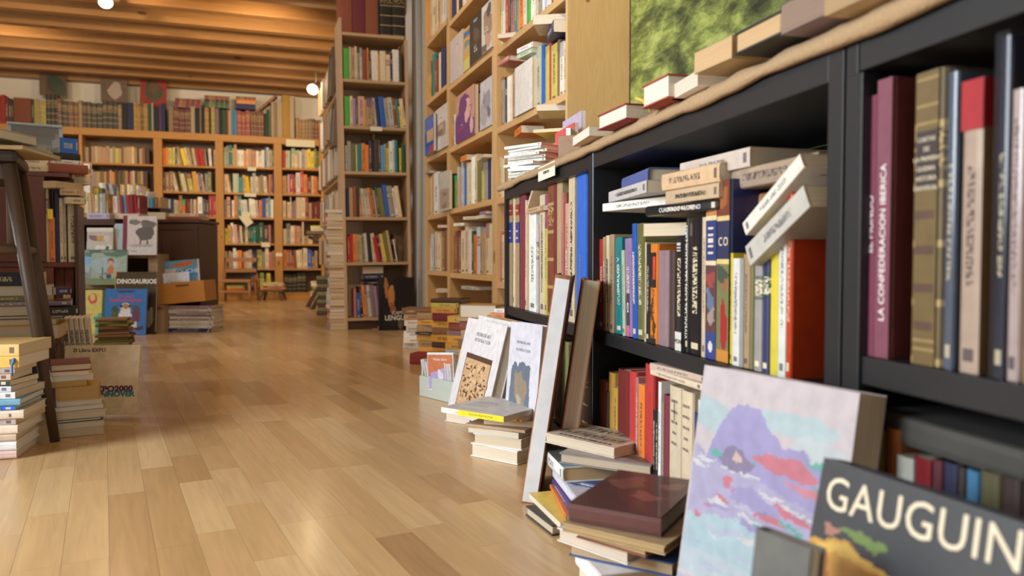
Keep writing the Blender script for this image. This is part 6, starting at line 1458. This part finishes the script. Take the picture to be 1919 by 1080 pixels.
spinetext(o, 'GUIA DE ARQUITECTURA', .0065, 0, .07, M_BLACKINK, up=False)
dress(o, T(.0072, .0, .20) @ RX(90) @ RZ(90) @ RX(90), .20, .19, [((.35, .36, .38), rc(.25, .30, .75, .31)), ((.35, .36, .38), rc(.25, .55, .75, .56)), ((.45, .46, .48), rc(.3, .33, .5, .53)), ((.30, .31, .33), rc(.55, .33, .7, .5))], ()) if False else None
# white block half hidden at its foot
q = hit(868, 790, CF, 2, 0)
lay(CF, q.x + .035, q.y + .04, .001, .04, .10, .17, 'wh', 'n', 52, label=UL('white book end showing under the yellow-spined catalogue'), face='spine')
# two very large boards leaning on the black shelves
def slab(px, py, D, t, w, h, lean, yaw, code, st, label, face=0, col=None, page=None):
    q = hit(px, py, CF, 1, D); 
    M = CF @ T(q.x, D, .002) @ RZ(yaw) @ RY(lean) @ T(t / 2, 0, 0)
    if face: M = M @ RZ(180) @ T(0, -w, 0)
    return book(M, t, w, h, code, st, UL(label), 'very large volumes leaning on the black shelves', col=col, page=page, name='folio_volume')
Dg = hit(985, 944, CF, 2, 0).y
s1 = slab(976, 900, Dg, .034, .18, .475, 8.4, -7, 'wh', 'n', 'very tall folio with a white spine and orange-brown boards leaning back', col=(.33, .13, .05))
bbx = .034
link('spine_strip', MB().box(-.0145, .0145, -.0012, .0012, .004, .468).mesh('spine_strip', .0005), plain('white_linen', (.74, .77, .80), .6), parent=s1)
spinetext(s1, 'historia del arte', .010, .034, .36, M_GREYINK, sx=.9)
s2 = slab(1034, 900, Dg + .03, .036, .12, .465, 8.0, -3, 'rb', 'n', 'very tall brown folio leaning behind the white-spined one, pages outward', face=1, col=(.34, .13, .05), page=(.70, .64, .52))
# ------------------------------------------------------------------ nearest piles on the floor
def edge_lay(pL, pN, z, t, w, code, st, face, label, col=None, page=None, group=None):
    """a lying book from the two lower corners of its front side"""
    a, b = hit(*pL, CF, 2, z), hit(*pN, CF, 2, z)
    h = (b - a).length; yaw = math.degrees(math.atan2(b.y - a.y, b.x - a.x)); inn = Vector((-(b.y - a.y), b.x - a.x, 0)).normalized()
    m = (a + b) / 2 + inn * w / 2
    o = lay(CF, m.x, m.y, z, t, w, h, code, st, yaw, label=UL(label), group=group, face=face, col=col, page=page)
    o['hh'] = h
    return o
def pile(rows_, group, z):
    out = []
    for (pL, pN, t, w, code, st, face, lb, col, page) in rows_:
        out.append(edge_lay(pL, pN, z, t, w, code, st, face, lb, col, page, group)); z += t + .0006
    return out
P1 = pile([
    ((985, 966), (1034, 1005), .019, .11, 'bk', 'n', 'fore', 'small dark-covered book with cream pages lying lowest in the front pile', (.05, .045, .04), (.62, .55, .44)),
    ((991, 934), (1050, 992), .011, .12, 'yl', 'p', 'fore', 'yellow-covered thin book poking out low in the front pile', (.70, .48, .10), (.80, .78, .72)),
    ((1030, 915), (1060, 975), .008, .13, 'or', 'p', 'spine', 'orange booklet poking out of the front pile', (.75, .22, .05), None),
    ((1034, 906), (1070, 966), .010, .13, 'pu', 'p', 'spine', 'purple booklet lying over the orange one, front pile', (.10, .05, .25), None),
    ((1033, 893), (1077, 952), .018, .13, 'lg', 'n', 'spine', 'white-spined book lying mid height in the front pile', (.60, .60, .66), None),
    ((1062, 905), (1150, 925), .008, .15, 'nv', 'p', 'spine', 'navy glossy booklet in the front pile', (.04, .07, .22), None),
    ((1003, 848), (1054, 905), .030, .17, 'wh', 'g', 'spine', 'broad book with a white spine and photo cover, front pile', (.66, .68, .70), (.60, .46, .26)),
    ((1048, 868), (1220, 893), .020, .15, 'gy', 'n', 'fore', 'grey photo-covered paperback second from the top of the front pile', (.22, .20, .19), (.58, .50, .40)),
    ((1020, 829), (1151, 860), .020, .13, 'cr', 'n', 'fore', 'cream book with comic panels on its cover topmost in the front pile', (.60, .54, .43), (.74, .66, .54))], 'front pile by the black bookcase', .001)
# comic panels printed on the upper cover
def topart(o, t, w, h, polys, texts=()):
    """on the face that looks up when the book lies: local +x, u along the length, v from the spine"""
    L = Matrix(((0, -1, 0, t / 2), (0, 0, 1, 0), (-1, 0, 0, h), (0, 0, 0, 1)))
    dress(o, L, h, w, polys, texts)
topart(P1[8], .020, .13, P1[8]['hh'], [((.38, .33, .24), rc(.06, .08, .48, .40)), ((.38, .33, .24), rc(.52, .08, .94, .40)), ((.38, .33, .24), rc(.06, .46, .48, .78)), ((.38, .33, .24), rc(.52, .46, .94, .78))] +
       [((.12, .10, .08), el(.12 + .09 * i, .24 + .02 * (i % 3), .03, .08, n=9, wob=.4, seed=i)) for i in range(10)] + [((.14, .12, .09), el(.12 + .09 * i, .62 + .02 * (i % 3), .03, .08, n=9, wob=.4, seed=i + 20)) for i in range(10)] + [((.08, .07, .06), rc(.1 + .07 * i, .85, .15 + .07 * i, .90)) for i in range(11)])
topart(P1[7], .020, .15, P1[7]['hh'], [((.30, .27, .26), rc(0, 0, 1, 1)), ((.42, .38, .36), el(.3, .4, .2, .15, wob=.4, seed=1)), ((.10, .09, .09), el(.65, .5, .25, .2, wob=.4, seed=2)), ((.12, .10, .10), el(.2, .8, .2, .1, wob=.4, seed=3))])
topart(P1[6], .030, .17, P1[6]['hh'], [((.10, .11, .12), rc(.0, .0, 1, 1)), ((.25, .27, .28), el(.3, .4, .2, .2, wob=.4, seed=5)), ((.12, .25, .36), rc(.85, 0, 1, .5))])
P2 = pile([
    ((1085, 1088), (1200, 1140), .022, .18, 'tn', 'p', 'fore', 'tan book near the floor in the nearest pile', None, None),
    ((1078, 1060), (1122, 1110), .024, .18, 'wh', 'n', 'spine', 'white book low in the nearest pile', None, None),
    ((1066, 1042), (1262, 1084), .021, .15, 'bl', 'n', 'fore', 'blue-covered book with tan pages in the nearest pile', (.05, .10, .25), (.60, .45, .30)),
    ((1044, 1014), (1176, 1060), .021, .12, 'wh', 'n', 'fore', 'white-edged book sticking out of the nearest pile', (.66, .60, .56), (.74, .66, .58)),
    ((1080, 1008), (1210, 1046), .012, .20, 'rb', 'n', 'fore', 'brown thin book under the wrapped one, nearest pile', (.26, .09, .05), (.58, .42, .22)),
    ((1054, 996), (1246, 1042), .013, .19, 'tn', 'n', 'fore', 'tan book second from the top of the nearest pile', (.45, .30, .16), (.56, .40, .20)),
    ((1066, 978), (1238, 1009), .028, .20, 'rb', 'n', 'spine', 'dark red-brown shrink-wrapped book topmost in the nearest pile', (.15, .04, .028), None)], 'nearest pile on the floor', .001)
hW = P2[6]['hh']
topart(P2[6], .028, .20, hW, [((.13, .04, .03), rc(0, 0, 1, 1)), ((.34, .10, .08), el(.62, .42, .16, .10, wob=.5, seed=3)), ((.24, .09, .07), el(.30, .7, .2, .14, wob=.4, seed=5)), ((.28, .12, .10), el(.8, .75, .12, .1, wob=.4, seed=6))])
link('shrink_wrap', MB().box(-.0155, .0155, -.002, .203, -.002, hW + .002).mesh('wrap', .001), WRAP, parent=P2[6])
topart(CATALOGUE, .014, .19, .20, [((.66, .65, .62), rc(0, 0, 1, 1)), ((.42, .42, .43), rc(.12, .30, .50, .60)), ((.66, .65, .62), rc(.13, .31, .49, .59))] + [((.34, .34, .36), rc(.16 + .06 * i, .30, .18 + .06 * i, .50)) for i in range(6)] +
       [((.38, .38, .40), rc(.12, .52, .50, .55)), ((.45, .45, .46), rc(.55, .75, .88, .765)), ((.45, .45, .46), rc(.08, .12, .9, .13)), ((.40, .40, .42), [(.12, .60), (.31, .68), (.50, .60)]), ((.35, .35, .37), el(.85, .25, .03, .025))])
# mountain picture book, grey cloth book and the painter's monograph
def mount_art():
    sky_, lav, mid, wht, red, tea, wat = (.60, .53, .56), (.35, .32, .58), (.42, .40, .60), (.64, .64, .68), (.58, .18, .24), (.12, .42, .38), (.42, .58, .66)
    q = random.Random(21)
    A = [(sky_, rc(0, 0, 1, 1)), ((.44, .56, .60), el(.10, .84, .20, .055, wob=.15, seed=1)), ((.46, .58, .62), el(.66, .86, .30, .035, wob=.15, seed=2)), ((.54, .60, .64), el(.86, .80, .22, .04, wob=.1, seed=7)),
         (lav, [(.02, .60), (.08, .70), (.16, .80), (.26, .875), (.36, .895), (.45, .885), (.52, .84), (.62, .80), (.76, .80), (.88, .77), (1, .74), (1, .62), (.5, .64)]),
         (wat, [(0, .52), (.3, .54), (1, .50), (1, 0), (0, 0)]), (mid, [(0, .74), (.12, .70), (.35, .68), (1, .64), (1, .50), (.55, .53), (0, .50)]), ((.50, .60, .68), rc(0, .30, 1, .40)), ((.60, .55, .62), rc(0, 0, 1, .30))]
    for i in range(46):                                  # short brush strokes over the slopes and the shore
        u_, v_ = q.random(), q.uniform(.50, .74); c_ = q.choice((wht, wht, lav, lav, mid, tea, red, (.28, .24, .40), (.50, .48, .66)))
        A.append((c_, el(u_, v_, q.uniform(.02, .11), q.uniform(.005, .014), wob=.4, seed=30 + i)))
    for i in range(26):
        u_, v_ = q.random(), q.uniform(.05, .50); c_ = q.choice((wht, wht, (.36, .54, .64), (.52, .64, .70), tea, (.46, .52, .66)))
        A.append((c_, el(u_, v_, q.uniform(.03, .16), q.uniform(.004, .012), wob=.4, seed=90 + i)))
    A += [(red, el(.66, .745, .20, .026, wob=.15, seed=5)), ((.62, .24, .30), el(.82, .70, .14, .014, wob=.2, seed=6)), (tea, el(.90, .785, .14, .010, wob=.3, seed=9)), (tea, el(.18, .72, .07, .014, wob=.3, seed=8)), (tea, el(.82, .53, .16, .014, wob=.3, seed=10)),
         ((.24, .20, .34), el(.32, .72, .12, .035, wob=.3, seed=11)), ((.66, .50, .42), el(.33, .73, .035, .014, wob=.3, seed=12)), (red, el(.72, .60, .16, .012, wob=.3, seed=13)), (wht, el(.74, .62, .12, .006, wob=.3, seed=14)), (red, el(.28, .63, .03, .03, wob=.3, seed=15)), (lav, el(.45, .60, .16, .03, wob=.2, seed=16))]
    return [(tuple(x * .74 for x in c_), p_) for c_, p_ in A]  # whole painting darkened to carry the weak light in its colours
mb_, w_, h_ = cover3((1321, 684), .98, (1612, 737), 9, .004, .040, 'lg', 'p', UL('large pale art book with a violet mountain painting leaning near the viewer'), mount_art(), (), name='art_book', col=(.46, .40, .42), res=120, wob=.014, seed=9)
gb_, w_, h_ = cover3((1412, 988), .66, (1520, 1030), 8, .004, .018, 'gy', 'n', UL('small grey-green cloth book standing before the mountain painting'), None, (), name='hardback', col=(.11, .11, .095))
def gau_art():
    D_ = (.035, .038, .045)
    return [(D_, rc(0, 0, 1, 1)), ((.10, .065, .075), rc(0, 0, 1, .745)), ((.52, .28, .05), [(0, .775), (.10, .785), (.22, .775), (.36, .74), (.46, .71), (.44, .66), (.34, .62), (.25, .60), (0, .5)]), ((.62, .40, .09), el(.20, .755, .18, .018, wob=.3, seed=1)),
            ((.13, .20, .05), el(.27, .808, .10, .022, wob=.3, seed=2)), ((.34, .16, .12), el(.11, .812, .035, .018, wob=.3, seed=3)), ((.04, .025, .02), el(.24, .63, .055, .045, wob=.1, seed=4)), ((.32, .11, .03), el(.06, .70, .07, .05, wob=.3, seed=5)),
            ((.20, .13, .14), el(.50, .74, .08, .03, wob=.3, seed=6)), ((.24, .12, .10), el(.45, .70, .05, .04, wob=.3, seed=7)), ((.04, .03, .03), el(.70, .68, .15, .05, wob=.3, seed=8)), ((.36, .22, .10), el(.24, .60, .05, .035, wob=.1, seed=9)), ((.22, .12, .16), el(.60, .66, .08, .03, wob=.3, seed=10))]
ga_, w_, h_ = cover3((1545, 857), .715, (2020, 1014), 12, .004, .028, 'bk', 'g', UL('black art monograph with large pale capital letters, nearest the viewer'), gau_art(),
    (), name='art_book', col=(.035, .038, .045), res=120, wob=.014, seed=4, pxtext=[('GAUGUIN', (1553, 925), (1914, 1040), .232, M_CREAMINK, {'sx': .95, 'sp': 1.04})])

# ------------------------------------------------------------------ lamps
def spotlamp(name, loc, target, label, on=True):
    d = (Vector(target) - Vector(loc)).normalized(); q = d.to_track_quat('Z', 'Y').to_matrix().to_4x4()
    e = tag(empty('spotlight', T(*loc) @ q), label, 'lamp')
    link('lamp_shade', MB().tube([(0, 0, -.10), (0, 0, -.07), (0, 0, -.02), (0, 0, .02)], [.018, .030, .048, .058], 20).mesh('shade', smooth=True), plain('brushed_steel', (.55, .55, .55), .3, .9), parent=e)
    link('bulb', MB().tube([(0, 0, .0205), (0, 0, .024)], .050, 20).mesh('bulb'), LAMPON, parent=e)
    link('arm', MB().tube([(0, 0, -.09), (0, .03, -.15), (0, .10, -.16)], .008, 8).mesh('arm', smooth=True), plain('dark_steel', (.12, .12, .12), .4, .8), parent=e)
    return e
l1 = hit(198, 2, ROOM, 2, CEIL - .10); spotlamp('a', tuple(l1), (l1.x + .1, l1.y - .8, 1.6), 'bright ceiling spotlight under the beams')
l2 = hit(587, 166, ROOM, 1, YZ + .2); spotlamp('b', tuple(l2), (l2.x - .25, l2.y - .6, l2.z - .5), 'steel clip-on spotlight by the edge-on bookcase')
pd_ = bpy.data.lights.new('ceiling_lamp_glow', 'POINT'); pd_.energy = 14; pd_.color = WARM; pd_.shadow_soft_size = .03
po = bpy.data.objects.new('ceiling_lamp_glow', pd_); COL.objects.link(po); po.location = (l1.x + .02, l1.y - .10, l1.z - .06)
pe_ = bpy.data.lights.new('clip_lamp_glow', 'POINT'); pe_.energy = 4; pe_.color = WARM; pe_.shadow_soft_size = .02
po = bpy.data.objects.new('clip_lamp_glow', pe_); COL.objects.link(po); po.location = (l2.x - .08, l2.y - .12, l2.z + .02)

# ------------------------------------------------------------------ finishing
if MASS.v: MASS.build('books', M_MASS, 'dim rows of tan and pale books standing behind other things', 'books')
# written words become meshes so that each is a plain part
bpy.context.view_layer.update()
dg = bpy.context.evaluated_depsgraph_get()
for o in [o for o in bpy.data.objects if o.type == 'FONT']:
    me = bpy.data.meshes.new_from_object(o.evaluated_get(dg)); n = bpy.data.objects.new('title', me)
    COL.objects.link(n); n.parent = o.parent; n.matrix_basis = o.matrix_basis.copy()
    if not me.materials: me.materials.append(o.data.materials[0])
    bpy.data.objects.remove(o)
